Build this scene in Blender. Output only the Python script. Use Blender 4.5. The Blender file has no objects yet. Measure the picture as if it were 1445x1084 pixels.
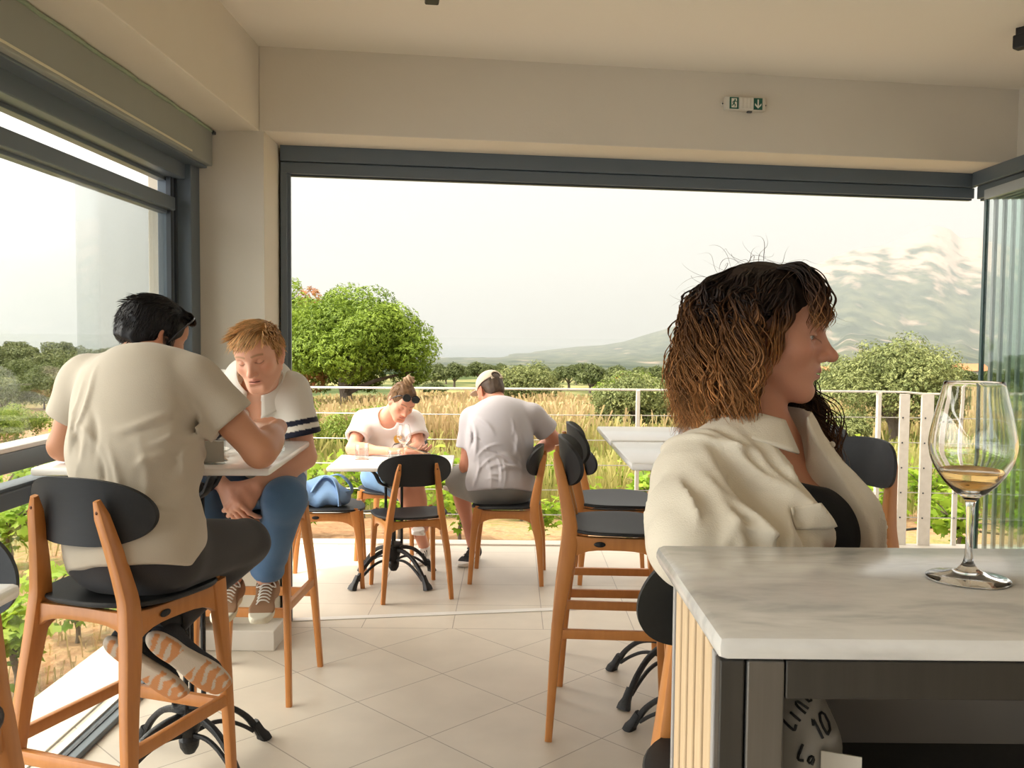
import bpy, bmesh, math, random
import numpy as np
from mathutils import Vector, Matrix, Euler

C = bpy.context.scene.collection
SC = bpy.context.scene
R = math.radians

# ---------------------------------------------------------------- camera, sky, sun, exposure
F_PX = 1300.0
CAM_H = 1.45
cam_data = bpy.data.cameras.new('camera')
cam_data.sensor_fit = 'HORIZONTAL'
cam_data.sensor_width = 36.0
cam_data.lens = 36.0 * F_PX / 1445.0
cam_data.clip_start = 0.05
cam_data.clip_end = 30000
cam = bpy.data.objects.new('camera', cam_data)
C.objects.link(cam)
cam.matrix_world = (Matrix.Translation((0, 0, CAM_H)) @ Matrix.Rotation(R(90 - 2.994), 4, 'X') @ Matrix.Rotation(R(0.5), 4, 'Z'))
SC.camera = cam

SC.view_settings.view_transform = 'Standard'
SC.view_settings.look = 'None'
SC.view_settings.gamma = 1
SC.view_settings.use_curve_mapping = False
SC.view_settings.exposure = 1.13
SC.cycles.max_bounces = 12
SC.cycles.diffuse_bounces = 7
SC.cycles.glossy_bounces = 4
SC.cycles.transparent_max_bounces = 24
SC.cycles.transmission_bounces = 10
SC.cycles.volume_bounces = 1
SC.cycles.caustics_reflective = False
SC.cycles.caustics_refractive = False
SC.cycles.sample_clamp_indirect = 8
SC.cycles.use_denoising = True

world = bpy.data.worlds.new('hazy_sky')
SC.world = world
world.use_nodes = True
wn, wl = world.node_tree.nodes, world.node_tree.links
wn.clear()
w_out = wn.new('ShaderNodeOutputWorld')
w_bg = wn.new('ShaderNodeBackground')
w_bg.inputs['Strength'].default_value = 1.0
w_tc = wn.new('ShaderNodeTexCoord')
w_sep = wn.new('ShaderNodeSeparateXYZ')
w_ramp = wn.new('ShaderNodeValToRGB')
wl.new(w_tc.outputs['Generated'], w_sep.inputs[0])
wl.new(w_sep.outputs['Z'], w_ramp.inputs[0])
# the hazy sky glows more strongly towards the sun's side, on the left
w_side = wn.new('ShaderNodeMapRange'); w_side.inputs[1].default_value = -.20; w_side.inputs[2].default_value = -.95
w_side.inputs[3].default_value = 1.0; w_side.inputs[4].default_value = 6.2; w_side.interpolation_type = 'SMOOTHSTEP'
wl.new(w_sep.outputs['X'], w_side.inputs[0])
w_mul = wn.new('ShaderNodeVectorMath'); w_mul.operation = 'SCALE'
wl.new(w_ramp.outputs[0], w_mul.inputs[0]); wl.new(w_side.outputs[0], w_mul.inputs['Scale'])
wl.new(w_mul.outputs[0], w_bg.inputs[0])
wl.new(w_bg.outputs[0], w_out.inputs['Surface'])
els = w_ramp.color_ramp.elements
for pos, colr in [(0.0, (.335, .345, .365)), (.02, (.36, .366, .38)), (.07, (.412, .411, .408)), (.16, (.448, .440, .422)), (.35, (.95, .87, .75)), (1.0, (1.25, 1.14, .96))]:
    e = els[0] if pos == 0.0 else (els[1] if pos == 1.0 else els.new(pos))
    e.position = pos
    e.color = (*colr, 1)

sun_data = bpy.data.lights.new('sun', 'SUN')
sun_data.energy = 2.2
sun_data.angle = R(6)
sun_data.color = (1.0, .88, .70)
sun = bpy.data.objects.new('sun', sun_data)
C.objects.link(sun)
# hazy sun, high on the left and a little behind the room
sun.rotation_euler = Vector((.25, .30, -.92)).to_track_quat('-Z', 'Y').to_euler()
# ---------------------------------------------------------------- materials
MATS = {}
def mat(name, col, rough=.5, metal=0., spec=.5, noise=None, bump=None, coat=0., sss=0., stretch=None, sheen=0.):
    """noise = (scale, colour2, contrast); bump = (scale, strength)"""
    if name in MATS: return MATS[name]
    m = bpy.data.materials.new(name); m.use_nodes = True
    nt = m.node_tree; n = nt.nodes; l = nt.links
    b = n['Principled BSDF']
    b.inputs['Base Color'].default_value = (*col, 1)
    b.inputs['Roughness'].default_value = rough
    b.inputs['Metallic'].default_value = metal
    b.inputs['Specular IOR Level'].default_value = spec
    b.inputs['Coat Weight'].default_value = coat
    if sss:
        b.inputs['Subsurface Weight'].default_value = sss
        b.inputs['Subsurface Radius'].default_value = (.012, .005, .003)
        b.inputs['Subsurface Scale'].default_value = 1.0
    if sheen: b.inputs['Sheen Weight'].default_value = sheen
    tc = n.new('ShaderNodeTexCoord')
    vec = tc.outputs['Object']
    if stretch:
        mp = n.new('ShaderNodeMapping'); mp.inputs['Scale'].default_value = stretch
        l.new(vec, mp.inputs[0]); vec = mp.outputs[0]
    if noise:
        t = n.new('ShaderNodeTexNoise'); t.inputs['Scale'].default_value = noise[0]; t.inputs['Detail'].default_value = 6
        l.new(vec, t.inputs['Vector'])
        r = n.new('ShaderNodeValToRGB')
        c = noise[2] if len(noise) > 2 else .2
        r.color_ramp.elements[0].position = .5 - c; r.color_ramp.elements[1].position = .5 + c
        r.color_ramp.elements[0].color = (*col, 1); r.color_ramp.elements[1].color = (*noise[1], 1)
        l.new(t.outputs[0], r.inputs[0]); l.new(r.outputs[0], b.inputs['Base Color'])
    if bump:
        t2 = n.new('ShaderNodeTexNoise'); t2.inputs['Scale'].default_value = bump[0]; t2.inputs['Detail'].default_value = 5
        l.new(vec, t2.inputs['Vector'])
        bp = n.new('ShaderNodeBump'); bp.inputs['Strength'].default_value = bump[1]; bp.inputs['Distance'].default_value = .01
        l.new(t2.outputs[0], bp.inputs['Height']); l.new(bp.outputs[0], b.inputs['Normal'])
    MATS[name] = m
    return m

def attr_mat(name, rough=.5, spec=.4, sss=0., bump=None, sheen=0., trans=0.):
    """colour read from the mesh's own colour attribute (true surface colour: lips, stripes, hair roots ...)"""
    if name in MATS: return MATS[name]
    m = mat(name, (1, 1, 1), rough, 0, spec, None, bump, 0, sss, None, sheen)
    n = m.node_tree.nodes; l = m.node_tree.links
    a = n.new('ShaderNodeAttribute'); a.attribute_name = 'col'
    l.new(a.outputs['Color'], n['Principled BSDF'].inputs['Base Color'])
    if trans:
        tr = n.new('ShaderNodeBsdfTranslucent'); l.new(a.outputs['Color'], tr.inputs['Color'])
        mx = n.new('ShaderNodeMixShader'); mx.inputs[0].default_value = trans
        l.new(n['Principled BSDF'].outputs[0], mx.inputs[1]); l.new(tr.outputs[0], mx.inputs[2])
        l.new(mx.outputs[0], n['Material Output'].inputs['Surface'])
    return m

def leaf_mat(name, c1, c2, trans=.35, rough=.5, c3=None):
    if name in MATS: return MATS[name]
    m = bpy.data.materials.new(name); m.use_nodes = True
    n = m.node_tree.nodes; l = m.node_tree.links
    b = n['Principled BSDF']; b.inputs['Roughness'].default_value = rough; b.inputs['Specular IOR Level'].default_value = .25
    a = n.new('ShaderNodeAttribute'); a.attribute_name = 'rnd'
    r = n.new('ShaderNodeValToRGB')
    r.color_ramp.elements[0].color = (*c1, 1); r.color_ramp.elements[1].color = (*c2, 1)
    if c3:
        e = r.color_ramp.elements.new(.93); e.color = (*c2, 1)
        r.color_ramp.elements[-1].color = (*c3, 1); r.color_ramp.elements[-1].position = .97
    l.new(a.outputs['Fac'], r.inputs[0]); l.new(r.outputs[0], b.inputs['Base Color'])
    t = n.new('ShaderNodeBsdfTranslucent'); l.new(r.outputs[0], t.inputs[0])
    mx = n.new('ShaderNodeMixShader'); mx.inputs[0].default_value = trans
    l.new(b.outputs[0], mx.inputs[1]); l.new(t.outputs[0], mx.inputs[2])
    l.new(mx.outputs[0], n['Material Output'].inputs['Surface'])
    MATS[name] = m
    return m

def thin_glass(name, tint=(.96, .98, .97), refl=1.0, ior=1.5, haze=0.):
    if name in MATS: return MATS[name]
    m = bpy.data.materials.new(name); m.use_nodes = True
    n = m.node_tree.nodes; l = m.node_tree.links
    n.remove(n['Principled BSDF'])
    tr = n.new('ShaderNodeBsdfTransparent'); tr.inputs[0].default_value = (*tint, 1)
    gl = n.new('ShaderNodeBsdfGlossy'); gl.inputs['Roughness'].default_value = 0.0
    lw = n.new('ShaderNodeLayerWeight'); lw.inputs['Blend'].default_value = .5
    pw = n.new('ShaderNodeMath'); pw.operation = 'POWER'; pw.inputs[1].default_value = 5; l.new(lw.outputs['Facing'], pw.inputs[0])
    mu = n.new('ShaderNodeMath'); mu.operation = 'MULTIPLY_ADD'; mu.inputs[1].default_value = .9 * refl; mu.inputs[2].default_value = .04 * refl
    l.new(pw.outputs[0], mu.inputs[0])
    mx = n.new('ShaderNodeMixShader'); l.new(mu.outputs[0], mx.inputs[0]); l.new(tr.outputs[0], mx.inputs[1]); l.new(gl.outputs[0], mx.inputs[2])
    out = mx.outputs[0]
    if haze:   # whitish veil mixed into the glass, imitating reflection haze
        df = n.new('ShaderNodeBsdfTranslucent'); df.inputs[0].default_value = (.9, .88, .85, 1)
        m2 = n.new('ShaderNodeMixShader'); m2.inputs[0].default_value = haze
        l.new(out, m2.inputs[1]); l.new(df.outputs[0], m2.inputs[2]); out = m2.outputs[0]
    l.new(out, n['Material Output'].inputs['Surface'])
    MATS[name] = m
    return m

def real_glass(name, col=(1, 1, 1), rough=0., ior=1.45):
    if name in MATS: return MATS[name]
    m = bpy.data.materials.new(name); m.use_nodes = True
    b = m.node_tree.nodes['Principled BSDF']
    b.inputs['Base Color'].default_value = (*col, 1); b.inputs['Roughness'].default_value = rough
    b.inputs['Transmission Weight'].default_value = 1; b.inputs['IOR'].default_value = ior
    MATS[name] = m
    return m

# ---------------------------------------------------------------- objects
def tag(o, label=None, cat=None, group=None, kind=None):
    if label: o['label'] = label
    if cat: o['category'] = cat
    if group: o['group'] = group
    if kind: o['kind'] = kind
    return o
def empty(name, loc=(0, 0, 0), rz=0., label=None, cat=None, group=None):
    o = bpy.data.objects.new(name, None); C.objects.link(o)
    o.empty_display_size = .05
    o.location = loc; o.rotation_euler = (0, 0, rz)
    return tag(o, label, cat, group)
KIDS = {}
def mesh_obj(name, verts, faces, m, parent=None, smooth=True, cols=None, rnd=None):
    me = bpy.data.meshes.new(name)
    if isinstance(verts, np.ndarray) and isinstance(faces, np.ndarray):
        nv, nf, k = len(verts), len(faces), faces.shape[1]
        me.vertices.add(nv); me.vertices.foreach_set('co', verts.astype(np.float32).ravel())
        me.loops.add(nf * k); me.loops.foreach_set('vertex_index', faces.astype(np.int32).ravel())
        me.polygons.add(nf); me.polygons.foreach_set('loop_start', np.arange(0, nf * k, k, dtype=np.int32))
        me.update(calc_edges=True); me.validate()
    else:
        me.from_pydata([tuple(v) for v in verts], [], [tuple(f) for f in faces]); me.update()
    for p in (m if isinstance(m, (list, tuple)) else [m]): me.materials.append(p)
    if smooth: me.polygons.foreach_set('use_smooth', np.ones(len(me.polygons), dtype=bool))
    if cols is not None:
        a = me.attributes.new('col', 'FLOAT_COLOR', 'POINT')
        c4 = np.ones((len(me.vertices), 4), np.float32); c4[:, :3] = cols
        a.data.foreach_set('color', c4.ravel())
    if rnd is not None:
        a = me.attributes.new('rnd', 'FLOAT', 'POINT'); a.data.foreach_set('value', np.asarray(rnd, np.float32))
    o = bpy.data.objects.new(name, me); C.objects.link(o)
    if parent is not None:
        o.parent = parent; KIDS.setdefault(parent.name, []).append(o)
    return o
def smooth_angle(o, deg=40):
    me = o.data
    try: me.set_sharp_from_angle(angle=R(deg))
    except Exception: pass
    return o
def copy_tree(o, parent=None):
    c = o.copy(); C.objects.link(c)
    if parent is not None: c.parent = parent; KIDS.setdefault(parent.name, []).append(c)
    for ch in list(KIDS.get(o.name, [])): copy_tree(ch, c)
    return c

class MB:
    """collects shapes, links them as one mesh"""
    def __init__(s): s.v = []; s.f = []
    def add(s, vs, fs):
        o = len(s.v); s.v += [Vector(v) for v in vs]; s.f += [tuple(i + o for i in f) for f in fs]; return s
    def box(s, lo, hi, ch=0., M=None):
        """box between corners with chamfered edges"""
        lo = Vector(lo); hi = Vector(hi)
        bm = bmesh.new(); bmesh.ops.create_cube(bm, size=1)
        for v in bm.verts: v.co = Vector((lo[i] + (v.co[i] + .5) * (hi[i] - lo[i]) for i in range(3)))
        if ch: bmesh.ops.bevel(bm, geom=bm.edges[:], offset=ch, segments=2, profile=.5, affect='EDGES')
        if M is not None: bmesh.ops.transform(bm, matrix=M, verts=bm.verts[:])
        bm.verts.index_update()
        s.add([v.co.copy() for v in bm.verts], [[v.index for v in f.verts] for f in bm.faces]); bm.free(); return s
    def sweep(s, pts, sec, up=None, cap=True):
        """pts: path; sec: per-point list of 2D outlines (same count) or (w,d) pairs -> chamfered rectangle"""
        pts = [Vector(p) for p in pts]; n = len(pts); o = len(s.v); k = None
        upv = Vector(up) if up is not None else None
        pu = None
        for i, p in enumerate(pts):
            t = (pts[min(i + 1, n - 1)] - pts[max(i - 1, 0)]).normalized()
            if upv is not None: u = upv - t * upv.dot(t)
            elif pu is None:
                a = Vector((0, 0, 1)) if abs(t.z) < .9 else Vector((1, 0, 0)); u = a - t * a.dot(t)
            else: u = pu - t * pu.dot(t)
            u.normalize(); pu = u
            w = t.cross(u)
            q = sec[i] if isinstance(sec, list) else sec
            if isinstance(q, tuple):
                a, b = q[0] / 2, q[1] / 2; c = min(a, b) * (q[2] if len(q) > 2 else .35)
                q = [(a - c, b), (a - c * .3, b - c * .3), (a, b - c), (a, -b + c), (a - c * .3, -b + c * .3), (a - c, -b), (-a + c, -b), (-a + c * .3, -b + c * .3), (-a, -b + c), (-a, b - c), (-a + c * .3, b - c * .3), (-a + c, b)]
            k = len(q)
            s.v += [p + w * x + u * y for x, y in q]
        for i in range(n - 1):
            for j in range(k):
                j2 = (j + 1) % k
                s.f.append((o + i * k + j, o + (i + 1) * k + j, o + (i + 1) * k + j2, o + i * k + j2))
        if cap:
            s.f.append(tuple(o + j for j in range(k))); s.f.append(tuple(o + (n - 1) * k + j for j in reversed(range(k))))
        return s
    def tube(s, pts, r, k=10, cap=True, up=None):
        rr = r if isinstance(r, (list, tuple)) else [r] * len(pts)
        secs = [[(q * math.cos(2 * math.pi * j / k), q * math.sin(2 * math.pi * j / k)) for j in range(k)] for q in rr]
        return s.sweep(pts, secs, up, cap)
    def lathe(s, prof, k=32, c=(0, 0, 0), close=False):
        o = len(s.v); c = Vector(c)
        for r, z in prof:
            for j in range(k):
                a = 2 * math.pi * j / k; s.v.append(c + Vector((r * math.cos(a), r * math.sin(a), z)))
        n = len(prof)
        for i in range(n - 1):
            for j in range(k):
                j2 = (j + 1) % k
                s.f.append((o + i * k + j, o + i * k + j2, o + (i + 1) * k + j2, o + (i + 1) * k + j))
        return s
    def ball(s, c, r, k=12, M=None):
        c = Vector(c); r = Vector(r) if isinstance(r, (list, tuple, Vector)) else Vector((r, r, r))
        pr = [(math.sin(math.pi * i / k), -math.cos(math.pi * i / k)) for i in range(k + 1)]
        o = len(s.v)
        s.lathe([(max(a, 1e-4), b) for a, b in pr], 2 * k)
        for i in range(o, len(s.v)):
            v = Vector((s.v[i].x * r.x, s.v[i].y * r.y, s.v[i].z * r.z))
            s.v[i] = (M @ v if M is not None else v) + c
        return s
    def grid(s, fn, nu, nv, cu=False):
        o = len(s.v)
        for i in range(nu):
            for j in range(nv): s.v.append(Vector(fn(i / (nu if cu else nu - 1), j / (nv - 1))))
        for i in range(nu if cu else nu - 1):
            for j in range(nv - 1):
                i2 = (i + 1) % nu
                s.f.append((o + i * nv + j, o + i2 * nv + j, o + i2 * nv + j + 1, o + i * nv + j + 1))
        return s
    def prism(s, outline, z0, z1, M=None):
        o = len(s.v); k = len(outline)
        for z in (z0, z1):
            for x, y in outline:
                v = Vector((x, y, z)); s.v.append(M @ v if M is not None else v)
        s.f.append(tuple(o + j for j in reversed(range(k)))); s.f.append(tuple(o + k + j for j in range(k)))
        for j in range(k):
            j2 = (j + 1) % k; s.f.append((o + j, o + j2, o + k + j2, o + k + j))
        return s
    def build(s, name, m, parent=None, smooth=True, ang=35):
        o = mesh_obj(name, s.v, s.f, m, parent, smooth)
        bm = bmesh.new(); bm.from_mesh(o.data); bmesh.ops.recalc_face_normals(bm, faces=bm.faces[:]); bm.to_mesh(o.data); bm.free()
        if smooth: smooth_angle(o, ang)
        return o
def part(name, m, parent, fn, **kw):
    b = MB(); fn(b); return b.build(name, m, parent, **kw)
def spline(pts, n):
    """Catmull-Rom resample"""
    P = [Vector(p) for p in pts]; P = [P[0] * 2 - P[1]] + P + [P[-1] * 2 - P[-2]]
    out = []; segs = len(P) - 3
    for i in range(n):
        t = i / (n - 1) * segs; k = min(int(t), segs - 1); t -= k
        a, b, c, d = P[k:k + 4]
        out.append(.5 * ((2 * b) + (c - a) * t + (2 * a - 5 * b + 4 * c - d) * t * t + (3 * b - a - 3 * c + d) * t ** 3))
    return out

# ---------------------------------------------------------------- signed distance modelling (bodies, cloth, bags)
def A(*p): return np.array(p, np.float32)
def nrm(v):
    v = np.asarray(v, np.float32); return v / (np.linalg.norm(v) + 1e-9)
def frame(fwd, up):
    """3x3 with columns right, forward, up"""
    f = nrm(fwd); u = np.asarray(up, np.float32); r = nrm(np.cross(f, u)); u = np.cross(r, f)
    return np.stack([r, f, u], 1).astype(np.float32)
def cap_(a, b, ra, rb=None):
    a = A(*a); b = A(*b); rb = ra if rb is None else rb; d = b - a; dd = float(d @ d) + 1e-9
    def f(P):
        q = P - a; t = np.clip(q @ d / dd, 0, 1); q = q - t[:, None] * d
        return np.sqrt((q * q).sum(1)) - (ra + (rb - ra) * t)
    f.b = ((a + b) / 2, float(np.sqrt(dd)) / 2 + max(ra, rb)); return f
def ell_(c, r, M=None):
    c = A(*c); r = A(*r)
    def f(P):
        q = P - c
        if M is not None: q = q @ M
        k0 = np.sqrt(((q / r) ** 2).sum(1)); k1 = np.sqrt(((q / (r * r)) ** 2).sum(1)) + 1e-9
        return np.where(k0 < .05, -r.min(), k0 * (k0 - 1) / k1)
    f.b = (c, float(r.max())); return f
def box_(c, h, rr, M=None):
    c = A(*c); h = A(*h) - rr
    def f(P):
        q = P - c
        if M is not None: q = q @ M
        q = np.abs(q) - h
        return np.sqrt((np.maximum(q, 0) ** 2).sum(1)) + np.minimum(q.max(1), 0) - rr
    f.b = (c, float(np.linalg.norm(h)) + rr); return f
def half_(p, n):
    p = A(*p); n = nrm(n)
    return lambda P: (P - p) @ n
def smin(a, b, k):
    if k <= 0: return np.minimum(a, b)
    h = np.maximum(k - np.abs(a - b), 0) / k
    return np.minimum(a, b) - h * h * k * .25
def smax(a, b, k): return -smin(-a, -b, k)
class SD:
    """list of (op, k, fn): u = smooth union, s = smooth subtract, i = smooth intersect"""
    def __init__(s): s.n = []
    def u(s, f, k=.02): s.n.append(('u', k, f)); return s
    def sub(s, f, k=.005): s.n.append(('s', k, f)); return s
    def i(s, f, k=.004): s.n.append(('i', k, f)); return s
    def __call__(s, P):
        d = np.full(len(P), 10., np.float32)
        lo, hi = P.min(0), P.max(0); cc = (lo + hi) / 2; rc = float(np.linalg.norm(hi - lo)) / 2
        for op, k, f in s.n:
            b = getattr(f, 'b', None)
            if b is not None and rc < .4 and np.linalg.norm(b[0] - cc) - rc - b[1] > .07: continue
            e = f(P)
            d = smin(d, e, k) if op == 'u' else (smax(d, -e, k) if op == 's' else smax(d, e, k))
        return d
def off_(f, r):
    g = lambda P: f(P) - r
    if hasattr(f, 'b'): g.b = (f.b[0], f.b[1] + max(r, 0))
    return g
def xf_(f, c, M, s=1.):
    """f defined in a local frame placed at c with axes M (columns), uniform scale s"""
    c = A(*c)
    g = lambda P: f(((P - c) @ M) / s) * s
    if hasattr(f, 'b'): g.b = (c + M @ (f.b[0] * s), f.b[1] * s)
    return g
def nets(f, lo, hi, h, B=14):
    """surface nets over a box, evaluated block-sparsely; returns verts, quads"""
    lo = A(*lo); hi = A(*hi)
    n = np.ceil((hi - lo) / h).astype(int) + 1
    n = ((n + B - 1) // B) * B
    V = np.ones(n, np.float32)
    nb = n // B
    bi = np.stack(np.meshgrid(*[np.arange(q) for q in nb], indexing='ij'), -1).reshape(-1, 3)
    cen = lo + (bi * B + (B - 1) / 2) * h
    dc = f(cen.astype(np.float32))
    rad = B * h * .5 * 1.732 * 1.6 + .015
    g = np.stack(np.meshgrid(*[np.arange(B)] * 3, indexing='ij'), -1).reshape(-1, 3)
    near = np.where(np.abs(dc) < rad)[0]
    for q in np.where(dc <= -rad)[0]:
        a = bi[q] * B; V[a[0]:a[0] + B, a[1]:a[1] + B, a[2]:a[2] + B] = -1
    CH = 6
    for s0 in range(0, len(near), CH):
        idx = near[s0:s0 + CH]
        pts = (lo + (bi[idx][:, None, :] * B + g[None]) * h).reshape(-1, 3).astype(np.float32)
        vals = f(pts).reshape(len(idx), B, B, B)
        for q, vv in zip(idx, vals):
            a = bi[q] * B; V[a[0]:a[0] + B, a[1]:a[1] + B, a[2]:a[2] + B] = vv
    S = V < 0
    cnt = np.zeros(n - 1, np.int8)
    offs = [(i, j, k) for i in (0, 1) for j in (0, 1) for k in (0, 1)]
    for i, j, k in offs: cnt += S[i:n[0] - 1 + i, j:n[1] - 1 + j, k:n[2] - 1 + k]
    act = (cnt > 0) & (cnt < 8)
    ci = np.argwhere(act)
    idm = np.full(n - 1, -1, np.int64); idm[act] = np.arange(len(ci))
    acc = np.zeros((len(ci), 3), np.float32); na = np.zeros(len(ci), np.float32)
    for a in offs:
        for ax in range(3):
            if a[ax]: continue
            b = list(a); b[ax] = 1
            va = V[ci[:, 0] + a[0], ci[:, 1] + a[1], ci[:, 2] + a[2]]; vb = V[ci[:, 0] + b[0], ci[:, 1] + b[1], ci[:, 2] + b[2]]
            m = (va < 0) != (vb < 0)
            t = np.where(m, va / np.where(m, va - vb, 1), 0)
            p = np.tile(np.array(a, np.float32), (len(ci), 1)); p[:, ax] += t
            acc[m] += p[m]; na += m
    verts = lo + (ci + acc / na[:, None]) * h
    quads = []
    for ax in range(3):
        s0 = [slice(0, n[q]) for q in range(3)]; s1 = list(s0)
        s0[ax] = slice(0, n[ax] - 1); s1[ax] = slice(1, n[ax])
        A0 = S[tuple(s0)]; A1 = S[tuple(s1)]
        e = np.argwhere(A0 != A1)
        u, v = (ax + 1) % 3, (ax + 2) % 3
        e = e[(e[:, u] > 0) & (e[:, v] > 0) & (e[:, u] < n[u] - 1) & (e[:, v] < n[v] - 1)]
        flip = A0[tuple(e.T)]
        def cell(du, dv):
            c = e.copy(); c[:, u] += du; c[:, v] += dv; return idm[tuple(c.T)]
        q = np.stack([cell(-1, -1), cell(0, -1), cell(0, 0), cell(-1, 0)], 1)
        q[~flip] = q[~flip][:, ::-1]
        quads.append(q)
    Q = np.concatenate(quads); Q = Q[(Q >= 0).all(1)]
    return verts.astype(np.float32), Q
def relax(v, q, it=2, lam=.5):
    for _ in range(it):
        s = np.zeros_like(v); c = np.zeros(len(v), np.float32)
        for a in range(4):
            b = (a + 1) % 4
            np.add.at(s, q[:, a], v[q[:, b]]); np.add.at(s, q[:, b], v[q[:, a]])
            np.add.at(c, q[:, a], 1); np.add.at(c, q[:, b], 1)
        v = v + lam * (s / np.maximum(c, 1)[:, None] - v)
    return v
def sd_obj(name, f, boxes, m, parent=None, colf=None, it=2, lam=.5):
    """boxes = [(lo, hi, h), ...]; pieces are joined in one mesh"""
    vs, qs, o = [], [], 0
    for lo, hi, h in boxes:
        v, q = nets(f, lo, hi, h)
        v = relax(v, q, it, lam)
        vs.append(v); qs.append(q + o); o += len(v)
    v = np.concatenate(vs); q = np.concatenate(qs)
    return mesh_obj(name, v, q, m, parent, True, cols=None if colf is None else colf(v))
def wob(P, sc, seed=0, dirs=5):
    """cheap smooth noise in -1..1"""
    rg = np.random.RandomState(seed); d = np.zeros(len(P), np.float32)
    for i in range(dirs):
        k = rg.normal(size=3).astype(np.float32) * sc; ph = rg.rand() * 6.28
        w = np.sin((P @ (rg.normal(size=3).astype(np.float32) * sc * .6)) + ph * 2)
        d += np.sin(P @ k + ph + 1.3 * w)
    return d / dirs
# ---------------------------------------------------------------- shared materials
M_WALL = mat('cream_plaster', (.66, .605, .505), .85, noise=(3, (.63, .575, .475), .3), bump=(90, .06))
M_CEIL = mat('ceiling_plaster', (.76, .71, .615), .9, bump=(60, .04))
M_FRAME = mat('grey_aluminium', (.12, .148, .172), .4, .2, .5, bump=(200, .02))
M_FRAME_D = mat('dark_aluminium', (.045, .052, .06), .4, .2)
M_ALU = mat('pale_aluminium', (.62, .6, .57), .45, .2)
M_BLIND = mat('blind_box_grey_green', (.29, .30, .265), .55, .05, noise=(6, (.27, .28, .245), .3))
M_WOOD = mat('amber_beech', (.52, .215, .058), .42, 0, .4, noise=(9, (.42, .160, .040), .35), stretch=(6, 6, .8), coat=.15)
M_BLACK = mat('black_plywood', (.011, .012, .0135), .52, 0, .35, noise=(14, (.016, .017, .019), .3), stretch=(1, 14, 8), bump=(120, .05))
M_SCREW = mat('bronze_screw', (.12, .045, .02), .45, .3)
M_WHITE = mat('white_compact_top', (.80, .79, .77), .22, 0, .5, coat=.3)
M_IRON = mat('black_cast_iron', (.012, .012, .013), .48, .3, bump=(120, .25))
M_GLASS = thin_glass('window_glass', (.95, .965, .955), .9)
M_GLASS2 = thin_glass('window_glass_doubled', (.90, .91, .905), .9, haze=.012)

def tile_floor():
    m = bpy.data.materials.new('floor_tiles'); m.use_nodes = True
    n = m.node_tree.nodes; l = m.node_tree.links; b = n['Principled BSDF']
    def mth(op, a, c=None, cl=False):
        q = n.new('ShaderNodeMath'); q.operation = op; q.use_clamp = cl
        for i, x in enumerate((a, c)):
            if x is None: continue
            if isinstance(x, (int, float)): q.inputs[i].default_value = x
            else: l.new(x, q.inputs[i])
        return q.outputs[0]
    tc = n.new('ShaderNodeTexCoord'); sp = n.new('ShaderNodeSeparateXYZ'); l.new(tc.outputs['Object'], sp.inputs[0])
    x, y = sp.outputs[0], sp.outputs[1]
    def lines(u, v, su, sv, w=.0022):
        r = []; ids = []
        for q, s in ((u, su), (v, sv)):
            t = mth('DIVIDE', q, s); fr = mth('FRACT', t); ids.append(mth('FLOOR', t))
            d = mth('MULTIPLY', mth('MINIMUM', fr, mth('SUBTRACT', 1., fr)), s)
            r.append(mth('LESS_THAN', d, w))
        rnd = mth('FRACT', mth('MULTIPLY', mth('SINE', mth('ADD', mth('MULTIPLY', ids[0], 12.99), mth('MULTIPLY', ids[1], 78.23))), 437.5))
        return mth('MAXIMUM', r[0], r[1]), rnd
    a = R(45.0); ox, oy = -.60, 3.57
    dx = mth('ADD', x, -ox + 44); dy = mth('ADD', y, -oy + 44 * 0)
    dx = mth('SUBTRACT', x, ox); dy = mth('SUBTRACT', y, oy)
    u = mth('ADD', mth('ADD', mth('MULTIPLY', dx, math.cos(a)), mth('MULTIPLY', dy, math.sin(a))), 44.1)
    v = mth('ADD', mth('SUBTRACT', mth('MULTIPLY', dy, math.cos(a)), mth('MULTIPLY', dx, math.sin(a))), 44.1)
    li, ri = lines(u, v, .441, .441)
    lt, rt = lines(mth('ADD', x, .735 + 45), mth('ADD', y, -4.49 + 40.5), .45, .405)
    ter = mth('GREATER_THAN', y, 4.49)
    edge = mth('LESS_THAN', mth('ABSOLUTE', mth('SUBTRACT', y, 4.49)), .0025)
    def mix(f, p, q):
        return mth('ADD', mth('MULTIPLY', p, mth('SUBTRACT', 1., f)), mth('MULTIPLY', q, f))
    line = mth('MAXIMUM', mix(ter, li, lt), edge); rnd = mix(ter, ri, rt)
    nz = n.new('ShaderNodeTexNoise'); nz.inputs['Scale'].default_value = 5; nz.inputs['Detail'].default_value = 8; l.new(tc.outputs['Object'], nz.inputs['Vector'])
    val = mth('ADD', mth('MULTIPLY', rnd, .06), mth('MULTIPLY', nz.outputs[0], .28))
    cr = n.new('ShaderNodeValToRGB')
    cr.color_ramp.elements[0].color = (.45, .40, .335, 1); cr.color_ramp.elements[1].color = (.60, .535, .45, 1)
    cr.color_ramp.elements[0].position = .02; cr.color_ramp.elements[1].position = .32
    l.new(val, cr.inputs[0])
    mx = n.new('ShaderNodeMix'); mx.data_type = 'RGBA'
    l.new(line, mx.inputs['Factor']); l.new(cr.outputs[0], mx.inputs['A']); mx.inputs['B'].default_value = (.27, .235, .195, 1)
    l.new(mx.outputs['Result'], b.inputs['Base Color'])
    b.inputs['Roughness'].default_value = .42; b.inputs['Specular IOR Level'].default_value = .4
    bp = n.new('ShaderNodeBump'); bp.inputs['Strength'].default_value = .25; bp.inputs['Distance'].default_value = .002
    l.new(mth('SUBTRACT', 1., line), bp.inputs['Height']); l.new(bp.outputs[0], b.inputs['Normal'])
    return m
M_TILE = tile_floor()

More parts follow.
